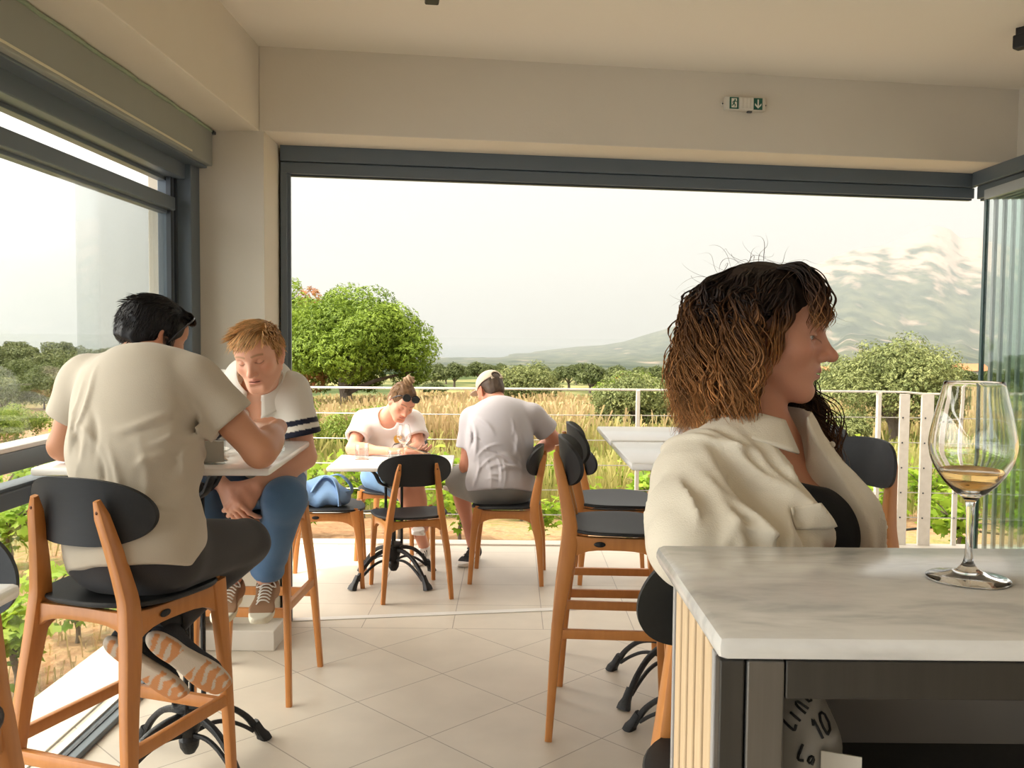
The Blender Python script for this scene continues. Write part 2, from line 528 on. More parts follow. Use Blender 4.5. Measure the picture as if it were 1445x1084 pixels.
def struct(name, fn, m, parent=None, smooth=False, kind='structure', **kw):
    o = part(name, m, parent, fn, smooth=smooth)
    if parent is None: o['kind'] = kind
    for k, v in kw.items(): o[k] = v
    return o
# ---------------------------------------------------------------- room shell
BK = math.atan(.163)                     # the opening wall is not square to the glazed left wall
def bw(x): return 4.25 + .163 * (x + 1.14)      # its inner face
BM = Matrix.Translation((-1.14, 4.245, 0)) @ Matrix.Rotation(BK, 4, 'Z')     # local x along the wall, y outwards
XL, XR = -1.5, 2.62
struct('floor', lambda b: b.box((-1.52, -3.6, -.2), (4.6, 6.30, 0)).box((-1.86, -3.6, -.2), (-1.52, 6.30, -.004)), M_TILE)
M_CURB = mat('pale_stone_edge', (.52, .48, .42), .55, noise=(20, (.48, .44, .38), .3))
struct('trim_1', lambda b: b.box((-1.86, 6.30, -.22), (4.6, 6.43, .012), .006), M_CURB)          # terrace edging
struct('trim_2', lambda b: b.box((-1.88, -3.6, -.22), (-1.60, 6.30, .004), .003), M_CURB)        # ledge outside the glazing
struct('ceiling', lambda b: b.box((-1.16, -3.6, 2.75), (4.6, 5.6, 2.95)), M_CEIL)
# beam above the opening, its soffit and the roof edge
struct('wall_back', lambda b: b.box((-.02, 0, 2.37), (5.4, .32, 2.76), .004, BM), M_WALL)
# beam along the left glazing + the roof overhang beyond it
struct('wall_left', lambda b: b.box((-1.62, -3.6, 2.37), (-1.16, 4.36, 2.76), .004).box((-2.15, -3.6, 2.42), (-1.6, 4.5, 2.7)), M_WALL)
# corner column: face, reveal and plinth
struct('wall_corner', lambda b: b.prism([(-1.61, 4.235), (-1.14, 4.245), (-1.152, 4.545), (-1.155, 4.63), (-1.56, 4.60)], 0, 2.42), M_WALL)
M_PLINTH = mat('plinth_tile', (.62, .58, .52), .5, noise=(8, (.56, .52, .46), .3))
struct('baseboard_corner', lambda b: b.box((-1.50, 4.14, 0), (-1.075, 4.40, .095), .004), M_PLINTH)
struct('wall_rear', lambda b: b.box((-1.7, -3.8, 2.45), (4.6, -3.6, 2.76)).box((-1.7, -3.8, 0), (-1.4, -3.6, 2.45)).box((1.2, -3.8, 0), (4.6, -3.6, 2.45)).box((-1.4, -3.8, 0), (1.2, -3.6, .8)), M_WALL)
struct('wall_right', lambda b: b.box((4.4, -3.6, 0), (4.6, .2, 2.76)).box((2.62, -.1, 2.37), (4.6, 5.5, 2.76)), M_WALL)

# ---------------------------------------------------------------- opening frame (folding glass wall track)
fr = empty('window_2'); fr['kind'] = 'structure'
FM = Matrix.Translation((-1.142, 4.549, 0)) @ Matrix.Rotation(BK + .003, 4, 'Z')
part('track_upper_rail', M_FRAME, fr, lambda b: b.box((0, -.005, 2.295), (3.76, .10, 2.372), .004, FM).box((0, .05, 2.29), (3.76, .14, 2.30), 0, FM), smooth=False)
part('track_lower_rail', M_FRAME, fr, lambda b: b.box((.0, .012, 2.236), (3.76, .09, 2.293), .003, FM), smooth=False)
part('track_slot', M_FRAME_D, fr, lambda b: b.box((.0, .035, 2.228), (3.76, .065, 2.24), 0, FM), smooth=False)
part('jamb', M_FRAME, fr, lambda b: b.box((.0, .0, 0), (.032, .09, 2.24), .003, FM).box((.03, .025, 0), (.048, .07, 2.236), .002, FM), smooth=False)
part('floor_track', M_ALU, fr, lambda b: b.box((.05, .02, .0), (3.7, .07, .004), 0, FM), smooth=False)
# right-hand side track (turns the corner)
fr2 = empty('window_3'); fr2['kind'] = 'structure'
part('track_upper_rail', M_FRAME, fr2, lambda b: b.box((2.53, .6, 2.295), (2.66, 5.14, 2.372), .004), smooth=False)
part('track_lower_rail', M_FRAME, fr2, lambda b: b.box((2.555, .6, 2.225), (2.64, 5.13, 2.293), .003), smooth=False)
part('track_slot', M_FRAME_D, fr2, lambda b: b.box((2.575, .6, 2.215), (2.60, 5.13, 2.23)), smooth=False)

# folded stack of frameless panes at the right end
M_PANE = thin_glass('stack_glass', (.93, .965, .95), 1.0)
M_PEDGE = mat('pane_edge_teal', (.05, .10, .10), .25, 0, .6)
M_PROF = mat('pane_profile_grey', (.42, .45, .46), .35, .4)
for i in range(6):
    x = 2.415 + .046 * i
    nth = ('first', 'second', 'third', 'fourth', 'fifth', 'sixth')[i]
    lab = ['folded glass door pane nearest the open view, with a dark upright edge', 'second folded glass door pane from the open view', 'third folded glass door pane from the open view', 'fourth folded glass door pane from the open view', 'fifth folded glass door pane from the open view', 'sixth folded glass door pane, at the right edge of the photo'][i]
    g = empty('folding_glass_pane', (x, 4.74, 0), R(-2), lab, 'glass door', 'folded glass panes at the right end of the opening')
    part('glass', M_PANE, g, lambda b: b.box((-.005, -.62, .05), (.005, 0, 2.17)), smooth=False)
    part('edge_profile', M_PEDGE if i == 0 else M_PROF, g, lambda b: b.box((-.010 if i == 0 else -.007, -.012, .03), (.008, .014, 2.19), .002), smooth=False)
    part('top_profile', M_PROF, g, lambda b: b.box((-.012, -.63, 2.165), (.012, .012, 2.215), .002), smooth=False)
    part('bottom_profile', M_PROF, g, lambda b: b.box((-.012, -.63, .012), (.012, .012, .055), .002), smooth=False)

# ---------------------------------------------------------------- left glazing
w1 = empty('window_1'); w1['kind'] = 'structure'
Y0, Y1 = -3.5, 4.07
part('top_rail', M_FRAME, w1, lambda b: b.box((-1.545, Y0, 2.13), (-1.455, 4.2, 2.205), .004).box((-1.56, Y0, 2.115), (-1.52, 4.2, 2.132), .002), smooth=False)
part('middle_rail', M_FRAME, w1, lambda b: b.box((-1.54, Y0, 1.985), (-1.48, Y1, 2.042), .004).box((-1.55, Y0, 1.972), (-1.51, Y1, 1.987), .002), smooth=False)
part('handrail', M_FRAME, w1, lambda b: b.box((-1.55, Y0, 1.03), (-1.485, Y1, 1.092), .004), smooth=False)
part('handrail_cap', M_ALU, w1, lambda b: b.box((-1.575, Y0, 1.092), (-1.485, Y1, 1.106), .003), smooth=False)
part('lower_rail', M_FRAME, w1, lambda b: b.box((-1.545, Y0, .925), (-1.475, Y1, .978), .004).box((-1.56, Y0, .978), (-1.49, Y1, .987), .001), smooth=False)
part('jamb', M_FRAME, w1, lambda b: b.box((-1.56, Y1, 0), (-1.50, 4.12, 2.14), .003).box((-1.545, 4.12, 0), (-1.43, 4.235, 2.205), .004), smooth=False)
part('jamb_gasket', M_FRAME_D, w1, lambda b: b.box((-1.515, Y1 - .02, 0), (-1.495, Y1 + .004, 2.13)).box((-1.50, 4.10, 0), (-1.49, 4.122, 2.13)), smooth=False)
part('sill_track', M_FRAME, w1, lambda b: b.box((-1.56, Y0, 0), (-1.455, 4.2, .022), .003), smooth=False)
part('track_groove', M_FRAME_D, w1, lambda b: b.box((-1.50, Y0, .022), (-1.488, 4.2, .026)), smooth=False)
part('track_fin', M_ALU, w1, lambda b: b.box((-1.548, Y0, .022), (-1.518, 4.2, .03)), smooth=False)
part('pane', M_GLASS, w1, lambda b: b.box((-1.522, Y0, 1.10), (-1.516, Y1, 1.985)), smooth=False)
part('pane', M_GLASS2, w1, lambda b: b.box((-1.538, 3.26, 1.10), (-1.532, Y1, 1.985)), smooth=False)
part('pane', M_GLASS, w1, lambda b: b.box((-1.522, Y0, .985), (-1.516, Y1, 1.035)), smooth=False)
part('pane', M_GLASS, w1, lambda b: b.box((-1.522, Y0, .03), (-1.516, Y1, .928)), smooth=False)
# outer wall return seen through the end of the glazing
struct('trim_3', lambda b: b.box((-1.625, 4.13, 0), (-1.575, 4.32, 2.42), .003), mat('outer_render', (.74, .68, .56), .85, bump=(70, .08)))
# roller shutter box under the left beam
rb = empty('shutter_box', (-1.44, -3.5, 2.2), 0, 'long grey roller shutter box under the beam above the left window', 'shutter box')
part('casing', M_BLIND, rb, lambda b: b.box((-.09, 0, .005), (.075, 7.72, .163), .005), smooth=False)
part('lower_lip', M_FRAME, rb, lambda b: b.box((-.07, 0, -.004), (.05, 7.72, .012), .003), smooth=False)
part('groove_highlight_strip', mat('groove_highlight_cream', (.62, .58, .42), .4), rb, lambda b: b.box((.074, 0, .018), (.0775, 7.45, .026), .001), smooth=False)  # pale strip painted in for the bright highlight along the casing
part('foam_seal', mat('green_foam', (.30, .36, .25), .9, bump=(60, .6)), rb, lambda b: b.sweep([(.078 + .0025 * math.sin(i * 1.7), i * .1, .160 + .002 * math.sin(i * 2.9)) for i in range(78)], (.012, .012)))
part('end_bracket', M_FRAME_D, rb, lambda b: b.box((.06, 7.71, .15), (.085, 7.75, .165), .003), smooth=False)

# ---------------------------------------------------------------- terrace railing
M_POST = mat('white_painted_post', (.70, .66, .60), .5, noise=(30, (.62, .58, .52), .25))
M_CABLE = mat('steel_cable', (.55, .54, .52), .35, .8)
rl = empty('terrace_railing', (0, 6.38, 0), 0, 'white cable railing along the edge of the terrace', 'railing')
ZR = 1.08; zs = [.905, .73, .555, .38, .205]
posts = [(-3.1, 0), (-1.75, 0), (.875, .0), (2.555, .02)]
for x, y in posts: part('post', M_POST, rl, lambda b: b.box((x - .013, y - .02, .0), (x + .013, y + .02, ZR), .003), smooth=False)
for x, y, w in ((2.735, .02, .034), (2.885, .0, .042), (3.10, .01, .016), (3.9, -.02, .02), (4.6, -.04, .02)):
    part('post', M_POST, rl, lambda b: b.box((x - w, y - .012, .0), (x + w, y + .012, ZR - (0 if w < .03 else .01)), .003), smooth=False)
    for z in zs: part('bolt', M_FRAME_D, rl, lambda b: b.ball((x - w * .4, y - .013, z), .006, 6))
part('top_rail', M_POST, rl, lambda b: b.sweep([(-3.1, 0, ZR), (2.55, .015, ZR + .004), (2.74, .02, ZR + .002), (2.86, 0, ZR - .008), (4.6, -.04, ZR - .008)], (.022, .014)))
for z in zs:
    part('cable', M_CABLE, rl, lambda b: b.tube([(-3.1, 0, z), (-1.75, 0, z), (-.4, 0, z - .004), (.875, 0, z), (2.555, .02, z), (2.735, .02, z), (2.885, 0, z), (4.6, -.04, z)], .0035, 6))

# ---------------------------------------------------------------- emergency exit lamp on the beam
M_PLAST = mat('ivory_plastic', (.62, .58, .49), .45)
M_GREEN = mat('sign_green', (.005, .09, .055), .5)
M_SIGNW = mat('sign_white', (.70, .68, .58), .5)
sg = empty('exit_sign', (1.13, bw(1.13) - .001, 2.598), BK, 'small ivory emergency exit lamp with green running man and arrow signs', 'exit sign')
sg.rotation_euler = (0, R(-.3), BK)
part('housing', M_PLAST, sg, lambda b: b.box((-.105, -.035, -.034), (.105, 0, .034), .010).box((-.118, -.012, -.012), (.118, 0, .012), .004))
part('lens', mat('ribbed_lens', (.66, .62, .53), .3), sg, lambda b: b.box((-.036, -.042, -.028), (.038, -.03, .028), .003) and [b.box((-.032 + .018 * i, -.0445, -.024), (-.02 + .018 * i, -.04, .024), .001) for i in range(4)])
for q in (-.112, .112): part('screw', M_FRAME_D, sg, lambda b: b.ball((q, -.013, 0), .004, 6))
part('test_button', M_FRAME_D, sg, lambda b: b.box((.012, -.03, -.041), (.036, -.012, -.033), .002))
for sx, kind in ((-.062, 'man'), (.062, 'arrow')):
    pn = part('green_panel', M_GREEN, sg, lambda b: b.box((sx - .023, -.0375, -.028), (sx + .023, -.034, .028), .001), smooth=False)
    if kind == 'arrow':
        part('down_arrow', M_SIGNW, pn, lambda b: b.box((sx - .0035, -.0385, -.008), (sx + .0035, -.037, .021)).prism([(sx, .021), (sx + .017, .002), (sx + .017, -.006), (sx, .008), (sx - .017, -.006), (sx - .017, .002)], .037, .0385, Matrix.Rotation(R(90), 4, 'X') @ Matrix.Scale(-1, 4, (0, 1, 0))) if False else
             b.prism([(sx - .0035, .021), (sx + .0035, .021), (sx + .0035, -.010), (sx + .0165, .003), (sx + .0165, -.007), (sx, -.0225), (sx - .0165, -.007), (sx - .0165, .003), (sx - .0035, -.010)], .0372, .0386, Matrix.Rotation(R(90), 4, 'X')), smooth=False)
    else:
        part('white_doorway', M_SIGNW, pn, lambda b: b.box((sx - .014, -.0383, -.022), (sx + .014, -.037, .022)), smooth=False)
        Mx = Matrix.Rotation(R(90), 4, 'X')
        def runner(b):
            z0, z1 = .0384, .0392
            b.prism([(sx + .004 + .004 * math.cos(a), .015 + .004 * math.sin(a)) for a in [i * .785 for i in range(8)]], z0, z1, Mx)
            for p, q, w in (((.003, .011), (-.003, -.003), .0035), ((-.003, -.002), (.006, -.009), .0025), ((.006, -.009), (.003, -.018), .002), ((-.003, -.002), (-.006, -.010), .0025), ((-.006, -.010), (-.013, -.012), .002), ((.003, .010), (.012, .006), .0018), ((.012, .006), (.016, .010), .0015), ((.001, .009), (-.007, .006), .0018), ((-.007, .006), (-.009, -.001), .0015)):
                dx, dy = q[0] - p[0], q[1] - p[1]; L = math.hypot(dx, dy); nx, ny = -dy / L * w, dx / L * w
                b.prism([(sx + p[0] + nx, p[1] + ny), (sx + p[0] - nx, p[1] - ny), (sx + q[0] - nx, q[1] - ny), (sx + q[0] + nx, q[1] + ny)], z0, z1, Mx)
        part('running_man', M_GREEN, pn, runner, smooth=False)
# black track lamps on the ceiling
M_LAMP = mat('matt_black_metal', (.012, .012, .012), .5, .2)
for (x, y, rz, lab) in ((-.285, 3.30, 8, 'short black spotlight on the ceiling near the top centre'), (2.20, 3.80, 37, 'black spotlight on the ceiling at the top right corner')):
    t = empty('ceiling_spotlight', (x, y, 2.75), R(rz), lab, 'spotlight', 'black ceiling spotlights')
    part('mounting_bar', M_LAMP, t, lambda b: b.box((-.022, -.16, -.03), (.022, .16, .002), .003), smooth=False)
    part('lamp_head', M_LAMP, t, lambda b: b.box((-.026, -.02, -.085), (.026, .17, -.028), .006), smooth=False)
# ---------------------------------------------------------------- bistro chairs and bar stools
def make_chair(name, sh, th, stool, label, cat, group):
    root = empty(name, (0, 0, 0), 0, label, cat, group)
    rx, ry, fx, fy = (.205, -.235, .19, .205) if stool else (.19, -.215, .185, .205)
    def rear(s):
        def f(b):
            k = [(s * rx, ry, 0), (s * (rx * .45 + .085), ry * .5 - .09, sh * .55), (s * .150, -.168, sh - .05), (s * .134, -.176, sh + .07), (s * .100, -.222, th - .045)]
            P = spline(k, 21)
            sec = []
            for i, p in enumerate(P):
                z = p.z / th
                zj = (sh - .05) / th
                w = .024 + .012 * min(1, z / zj) - (.010 * max(0, (z - zj) / (1 - zj)))
                d = .026 + .034 * min(1, z / zj) ** 1.3 - (.034 * max(0, (z - zj) / (1 - zj)))
                if i >= 20: w *= .55; d *= .55
                sec.append((w, d, .5))
            P[-1] = P[-1] + Vector((0, 0, .0)); b.sweep(P, sec, up=(0, 1, 0))
        return f
    for s in (-1, 1):
        lg = part('leg', M_WOOD, root, rear(s))
        for z in (th - .075, th - .135):
            t = (z - (sh + .07)) / (th - .045 - sh - .07)
            part('screw_cover', M_SCREW, lg, lambda b: b.ball((s * (.134 + t * (.1 - .134)), -.176 + t * (-.046) - .0145 + .004 * t, z), .0055, 6))
        part('leg', M_WOOD, root, lambda b: b.sweep(spline([(s * fx, fy, 0), (s * (fx * .5 + .082), fy - .02, sh * .6), (s * .166, .160, sh - .012)], 9),
             [(.023 + .01 * i / 8, .026 + .030 * (i / 8) ** 1.4, .5) for i in range(9)], up=(0, 1, 0)))
        part('side_rail', M_WOOD, root, lambda b: b.sweep([(s * (.150 + .014 * i / 10), -.168 + .328 * i / 10, sh - .046 - (.012 * abs(i / 5 - 1) ** 3)) for i in range(11)],
             [(.026, .046 + .050 * abs(i / 5 - 1) ** 4, .3) for i in range(11)], up=(0, 0, 1)))
    part('rear_rail', M_WOOD, root, lambda b: b.sweep([(-.15 + .03 * i, -.172 - .0 * i, sh - .034 - .014 * abs(i / 5 - 1) ** 3) for i in range(11)], [(.022, .036 + .035 * abs(i / 5 - 1) ** 5, .3) for i in range(11)], up=(0, 0, 1)))
    part('front_rail', M_WOOD, root, lambda b: b.sweep([(-.165 + .033 * i, .166, sh - .034) for i in range(11)], [(.022, .040 + .035 * abs(i / 5 - 1) ** 5, .3) for i in range(11)], up=(0, 0, 1)))
    def seat(b):
        nr, nt = 9, 48
        def pos(r, a, dz):
            c, s_ = math.cos(a), math.sin(a); e = 2.5
            q = (abs(c) ** e + abs(s_) ** e) ** (-1 / e)
            x = .212 * r * q * c * (1 + .05 * s_); y = .008 + .205 * r * q * s_
            z = sh - .006 + .010 * (x / .2) ** 2 - .006 * max(0, y / .2) ** 2 + .012 * max(0, -y / .2) ** 3
            return (x, y, z + dz)
        o = len(b.v)
        rings = [(r / nr, 0) for r in range(1, nr)] + [(.985, -.001), (1, -.005), (1, -.010), (.985, -.014)] + [(r / nr, -.015) for r in range(nr - 1, 0, -2)]
        for r, dz in rings:
            for j in range(nt): b.v.append(Vector(pos(r, 2 * math.pi * j / nt, dz)))
        for i in range(len(rings) - 1):
            for j in range(nt):
                j2 = (j + 1) % nt; b.f.append((o + i * nt + j, o + i * nt + j2, o + (i + 1) * nt + j2, o + (i + 1) * nt + j))
        b.f.append(tuple(o + j for j in reversed(range(nt)))); b.f.append(tuple(o + (len(rings) - 1) * nt + j for j in range(nt)))
    part('seat', M_BLACK, root, seat)
    def back(b):
        nu, nv = 41, 13; W, Hh = .205, .089; cz = th - Hh
        def P(u, v, t):
            a = -1 + 2 * u
            x = W * math.sin(a * math.pi / 2)
            q = abs(x / W)
            hh = Hh * max(0., (1 - q ** 3.0)) ** .5 * (1 - .0 * q)
            z = (v * 2 - 1) * hh
            y = -.196 + .075 * q ** 2 - .10 * z * .9 - .012 + t
            return (x, y, cz + z + .006 * (1 - q * q))
        o = len(b.v)
        for t in (0, .013):
            for i in range(nu):
                for j in range(nv): b.v.append(Vector(P(i / (nu - 1), j / (nv - 1), t)))
        n1 = nu * nv
        for i in range(nu - 1):
            for j in range(nv - 1):
                a = o + i * nv + j
                b.f.append((a, a + 1, a + nv + 1, a + nv)); b.f.append((a + n1, a + n1 + nv, a + n1 + nv + 1, a + n1 + 1))
        for i in range(nu - 1):
            for j in (0, nv - 1):
                a = o + i * nv + j; q = (a, a + nv, a + n1 + nv, a + n1); b.f.append(q if j == 0 else q[::-1])
    bk = part('backrest', M_BLACK, root, back, ang=50)
    part('badge', M_IRON, root, lambda b: b.ball((.171, -.06, sh - .047), (.003, .021, .010), 8))
    if stool:
        def at(z, rear_):   # leg centre at height z
            if rear_:
                P = spline([(rx, ry, 0), (rx * .45 + .085, ry * .5 - .09, sh * .55), (.150, -.168, sh - .05)], 30)
            else: P = spline([(fx, fy, 0), (fx * .5 + .082, fy - .02, sh * .6), (.166, .160, sh - .012)], 30)
            return min(P, key=lambda p: abs(p.z - z))
        r = at(.335, 1); f = at(.365, 0); r2 = at(.38, 1); f2 = at(.38, 0)
        part('footrest', M_WOOD, root, lambda b: b.sweep([(-f.x, f.y, .365), (f.x, f.y, .365)], (.022, .036, .3), up=(0, 0, 1)))
        part('rear_rung', M_WOOD, root, lambda b: b.sweep([(-r.x, r.y, .335), (r.x, r.y, .335)], (.022, .036, .3), up=(0, 0, 1)))
        for s in (-1, 1):
            part('side_rung', M_WOOD, root, lambda b: b.sweep([(s * r2.x, r2.y, .385), (s * f2.x, f2.y, .385)], (.020, .034, .3), up=(0, 0, 1)))
    return root

stool0 = make_chair('bar_stool', .755, 1.075, True, 'wooden bar stool with black seat, occupied by the man in the beige T-shirt', 'bar stool', 'bar stools with black seats')
chair0 = make_chair('bistro_chair', .455, .80, False, 'empty wooden bistro chair, back turned to the room, at the small terrace table', 'chair', 'bistro chairs on the terrace')
def place(proto, x, y, rz, label, first=[]):
    if proto.name not in first: o = proto; first.append(proto.name)
    else: o = copy_tree(proto)
    o.location = (x, y, 0); o.rotation_euler = (0, 0, R(rz)); o['label'] = label
    return o
place(stool0, -1.055, 2.52, -19, 'wooden bar stool with black seat, occupied by the man in the beige T-shirt')
place(stool0, -1.04, 3.73, 178, 'wooden bar stool by the corner column, occupied by the man in the white polo shirt')
place(stool0, .39, 3.42, -94, 'empty bar stool in side view near the middle of the floor, nearer than its twin')
place(stool0, .45, 3.95, -92, 'empty bar stool standing directly behind the empty one in the middle of the floor')
place(stool0, .425, 1.425, 182, 'bar stool at the marble counter carrying the woman in the cream shirt')
place(stool0, 1.155, 3.36, 113, 'empty bar stool right of the woman in the cream shirt, black backrest in view')
place(stool0, 1.17, 3.86, 113, 'bar stool mostly hidden behind the shoulder of the woman in the cream shirt')
place(stool0, -1.10, 1.53, 184, 'bar stool cut off by the left edge of the photo, behind a white table corner')
place(chair0, -.57, 5.15, 18, 'empty wooden bistro chair, back turned to the room, at the small terrace table')
place(chair0, -1.07, 5.36, -83, 'wooden bistro chair carrying the blue fabric bag')
place(chair0, -.78, 6.02, 172, 'bistro chair of the woman in the white T-shirt, beyond the small terrace table')
place(chair0, -.02, 5.48, 86, 'bistro chair of the man in the grey T-shirt and beige cap')
place(chair0, .62, 5.50, -90, 'empty bistro chair on the terrace, behind the two empty bar stools')

# ---------------------------------------------------------------- tables on cast-iron feet
def make_table(name, x, y, rz, sx, sy, h, label, group, base_rz=0.):
    root = empty(name, (x, y, 0), R(rz), label, 'table', group)
    part('tabletop', M_WHITE, root, lambda b: b.box((-sx / 2, -sy / 2, h - .024), (sx / 2, sy / 2, h), .009))
    BR = Matrix.Rotation(R(base_rz), 4, 'Z')
    def rot(P, a):
        M = BR @ Matrix.Rotation(a, 4, 'Z'); return [M @ Vector((r, 0, z)) for r, z in P]
    for i in range(4):
        a = math.pi / 4 + i * math.pi / 2
        def leg(b):
            up = rot([(.030, .190), (.09, .185), (.16, .160), (.225, .108), (.265, .055), (.285, .025)], a)
            b.sweep(spline(up, 16), [(.020, .020 + .012 * abs(k / 15 - .5), .5) for k in range(16)])
            lo = rot([(.030, .125), (.09, .130), (.15, .115), (.21, .080), (.255, .045)], a)
            b.sweep(spline(lo, 12), (.013, .014, .5))
            M = BR @ Matrix.Rotation(a, 4, 'Z')
            b.sweep(rot([(.262, .075), (.285, .035), (.298, .018), (.305, .0)], a), [(.026, .026, .5), (.032, .030, .5), (.046, .036, .5), (.052, .040, .5)])
        part('leg', M_IRON, root, leg)
    def core(b):
        b.lathe([(.001, .055), (.018, .06), (.030, .08), (.034, .105), (.026, .12), (.036, .145), (.042, .17), (.038, .20), (.055, .212), (.055, .225), (.02, .23), (.001, .23)], 20)
    part('hub', M_IRON, root, core)
    for i in range(4):
        a = R(base_rz) + i * math.pi / 2
        q = Vector((.047 * math.cos(a), .047 * math.sin(a), 0))
        part('column_rod', M_IRON, root, lambda b: b.tube([q + Vector((0, 0, .20)), q + Vector((0, 0, h - .10))], .0085, 8))
    part('column_rod', M_IRON, root, lambda b: b.tube([(0, 0, .3), (0, 0, h - .1)], .006, 6))
    def spider(b):
        b.lathe([(.001, h - .165), (.03, h - .16), (.06, h - .14), (.062, h - .12), (.05, h - .1), (.03, h - .09), (.001, h - .09)], 20)
        for i in range(4):
            a = math.pi / 4 + i * math.pi / 2
            b.sweep(spline(rot([(.03, h - .15), (.10, h - .12), (.14, h - .06), (.19, h - .03), (.23, h - .028)], a), 12), (.026, .014, .5))
            b.sweep(spline(rot([(.02, h - .10), (.06, h - .07), (.08, h - .03)], a), 8), (.02, .012, .5))
        b.box((-.10, -.10, h - .034), (.10, .10, h - .0245), .002)
    part('spider_bracket', M_IRON, root, spider)
    return root
make_table('bar_table', -1.06, 2.99, 3, .68, .70, 1.06, 'white high table shared by the man in beige and the man in the polo shirt', 'high white tables', 5)
make_table('bar_table', .66, 3.73, 0, .58, .54, 1.06, 'white high table farther from the room, beside the seated woman, behind another of its kind', 'high white tables', 0)
make_table('bar_table', .66, 3.12, 0, .58, .58, 1.06, 'white high table just left of the woman in the cream shirt, nearer than its twin', 'high white tables', 0)
make_table('bar_table', -1.09, 1.075, 0, .66, .68, 1.06, 'white high table of which only one corner shows at the left edge', 'high white tables', 0)
make_table('terrace_table', -.69, 5.38, 2, .70, .56, .71, 'low white terrace table with a drink, glasses and a phone', 'low white tables', 0)

# ---------------------------------------------------------------- marble counter
def marble():
    m = bpy.data.materials.new('grey_marble'); m.use_nodes = True
    n = m.node_tree.nodes; l = m.node_tree.links; b = n['Principled BSDF']
    tc = n.new('ShaderNodeTexCoord')
    mp = n.new('ShaderNodeMapping'); mp.inputs['Scale'].default_value = (2.2, 5.5, 5); mp.inputs['Rotation'].default_value = (0, 0, R(12))
    l.new(tc.outputs['Object'], mp.inputs[0])
    t = n.new('ShaderNodeTexNoise'); t.inputs['Scale'].default_value = 2.2; t.inputs['Detail'].default_value = 9; t.inputs['Distortion'].default_value = 1.2
    l.new(mp.outputs[0], t.inputs['Vector'])
    t2 = n.new('ShaderNodeTexNoise'); t2.inputs['Scale'].default_value = 16; t2.inputs['Detail'].default_value = 8; l.new(mp.outputs[0], t2.inputs['Vector'])
    r = n.new('ShaderNodeValToRGB'); e = r.color_ramp.elements
    e[0].position = .33; e[0].color = (.43, .415, .385, 1); e[1].position = .66; e[1].color = (.60, .575, .53, 1)
    x = e.new(.48); x.color = (.53, .505, .465, 1)
    mixv = n.new('ShaderNodeMath'); mixv.operation = 'MULTIPLY_ADD'; mixv.inputs[1].default_value = .25
    sb = n.new('ShaderNodeMath'); sb.operation = 'SUBTRACT'; sb.inputs[1].default_value = .5
    l.new(t2.outputs[0], sb.inputs[0]); l.new(sb.outputs[0], mixv.inputs[0]); l.new(t.outputs[0], mixv.inputs[2])
    l.new(mixv.outputs[0], r.inputs[0]); l.new(r.outputs[0], b.inputs['Base Color'])
    b.inputs['Roughness'].default_value = .16; b.inputs['Specular IOR Level'].default_value = .5
    b.inputs['Subsurface Weight'].default_value = .0
    return m
SIDE = Matrix.Translation((.009, .03, 0)) @ Matrix.Rotation(R(-3.0), 4, 'Z') @ Matrix.Translation((-.009, -.03, 0))     # the slatted side stands slightly askew under the slab
M_STEEL = mat('brushed_steel', (.20, .19, .175), .34, .85, noise=(14, (.17, .16, .145), .3), stretch=(12, 12, .6))
M_STEEL_D = mat('dark_steel', (.085, .08, .072), .4, .8, noise=(10, (.07, .066, .06), .3), stretch=(12, 12, .6))
M_SLAT = mat('pale_oak', (.66, .49, .30), .5, noise=(10, (.60, .43, .25), .3), stretch=(10, 10, .6))
ct = empty('counter', (.2, .88, 0), 0, 'grey marble-topped serving counter with steel frame and slatted oak side', 'counter')
part('marble_top', marble(), ct, lambda b: b.box((.003, .002, 1.134), (1.75, .398, 1.16), .010))
part('side_panel', mat('grey_side_panel', (.36, .34, .32), .5), ct, lambda b: b.box((.020, .035, 0), (.028, .37, 1.133), .001, SIDE).box((.006, .352, 0), (.028, .368, 1.133), .001, SIDE).box((.006, .034, 0), (.028, .046, 1.133), .001, SIDE), smooth=False)
part('slat_backing', mat('slat_backing_brown', (.07, .03, .014), .7), ct, lambda b: b.box((.014, .046, 0), (.021, .352, 1.133), 0, SIDE), smooth=False)
for i in range(5):
    y = .056 + i * .060
    part('slat', M_SLAT, ct, lambda b: b.box((.006, y, 0), (.016, y + .037, 1.132), .002, SIDE), smooth=False)
part('corner_post', M_STEEL_D, ct, lambda b: b.box((.0075, .014, 0), (.0325, .033, 1.132), .002), smooth=False)
part('corner_post', M_STEEL, ct, lambda b: b.box((.0342, .012, 0), (.0715, .06, 1.132), .002), smooth=False)
part('top_rail', M_STEEL_D, ct, lambda b: b.box((.0728, .014, 1.093), (1.74, .06, 1.132), .002), smooth=False)
part('rear_rail', M_STEEL_D, ct, lambda b: b.box((.03, .33, 1.07), (1.74, .37, 1.132), .002), smooth=False)
part('back_panel', mat('dull_back_panel', (.25, .22, .19), .6, .1, noise=(4, (.17, .15, .13), .3)), ct, lambda b: b.box((.03, .35, 0), (1.74, .36, 1.08)), smooth=False)
part('shelf', M_STEEL_D, ct, lambda b: b.box((.03, .061, .885), (1.74, .35, .90), .001), smooth=False)
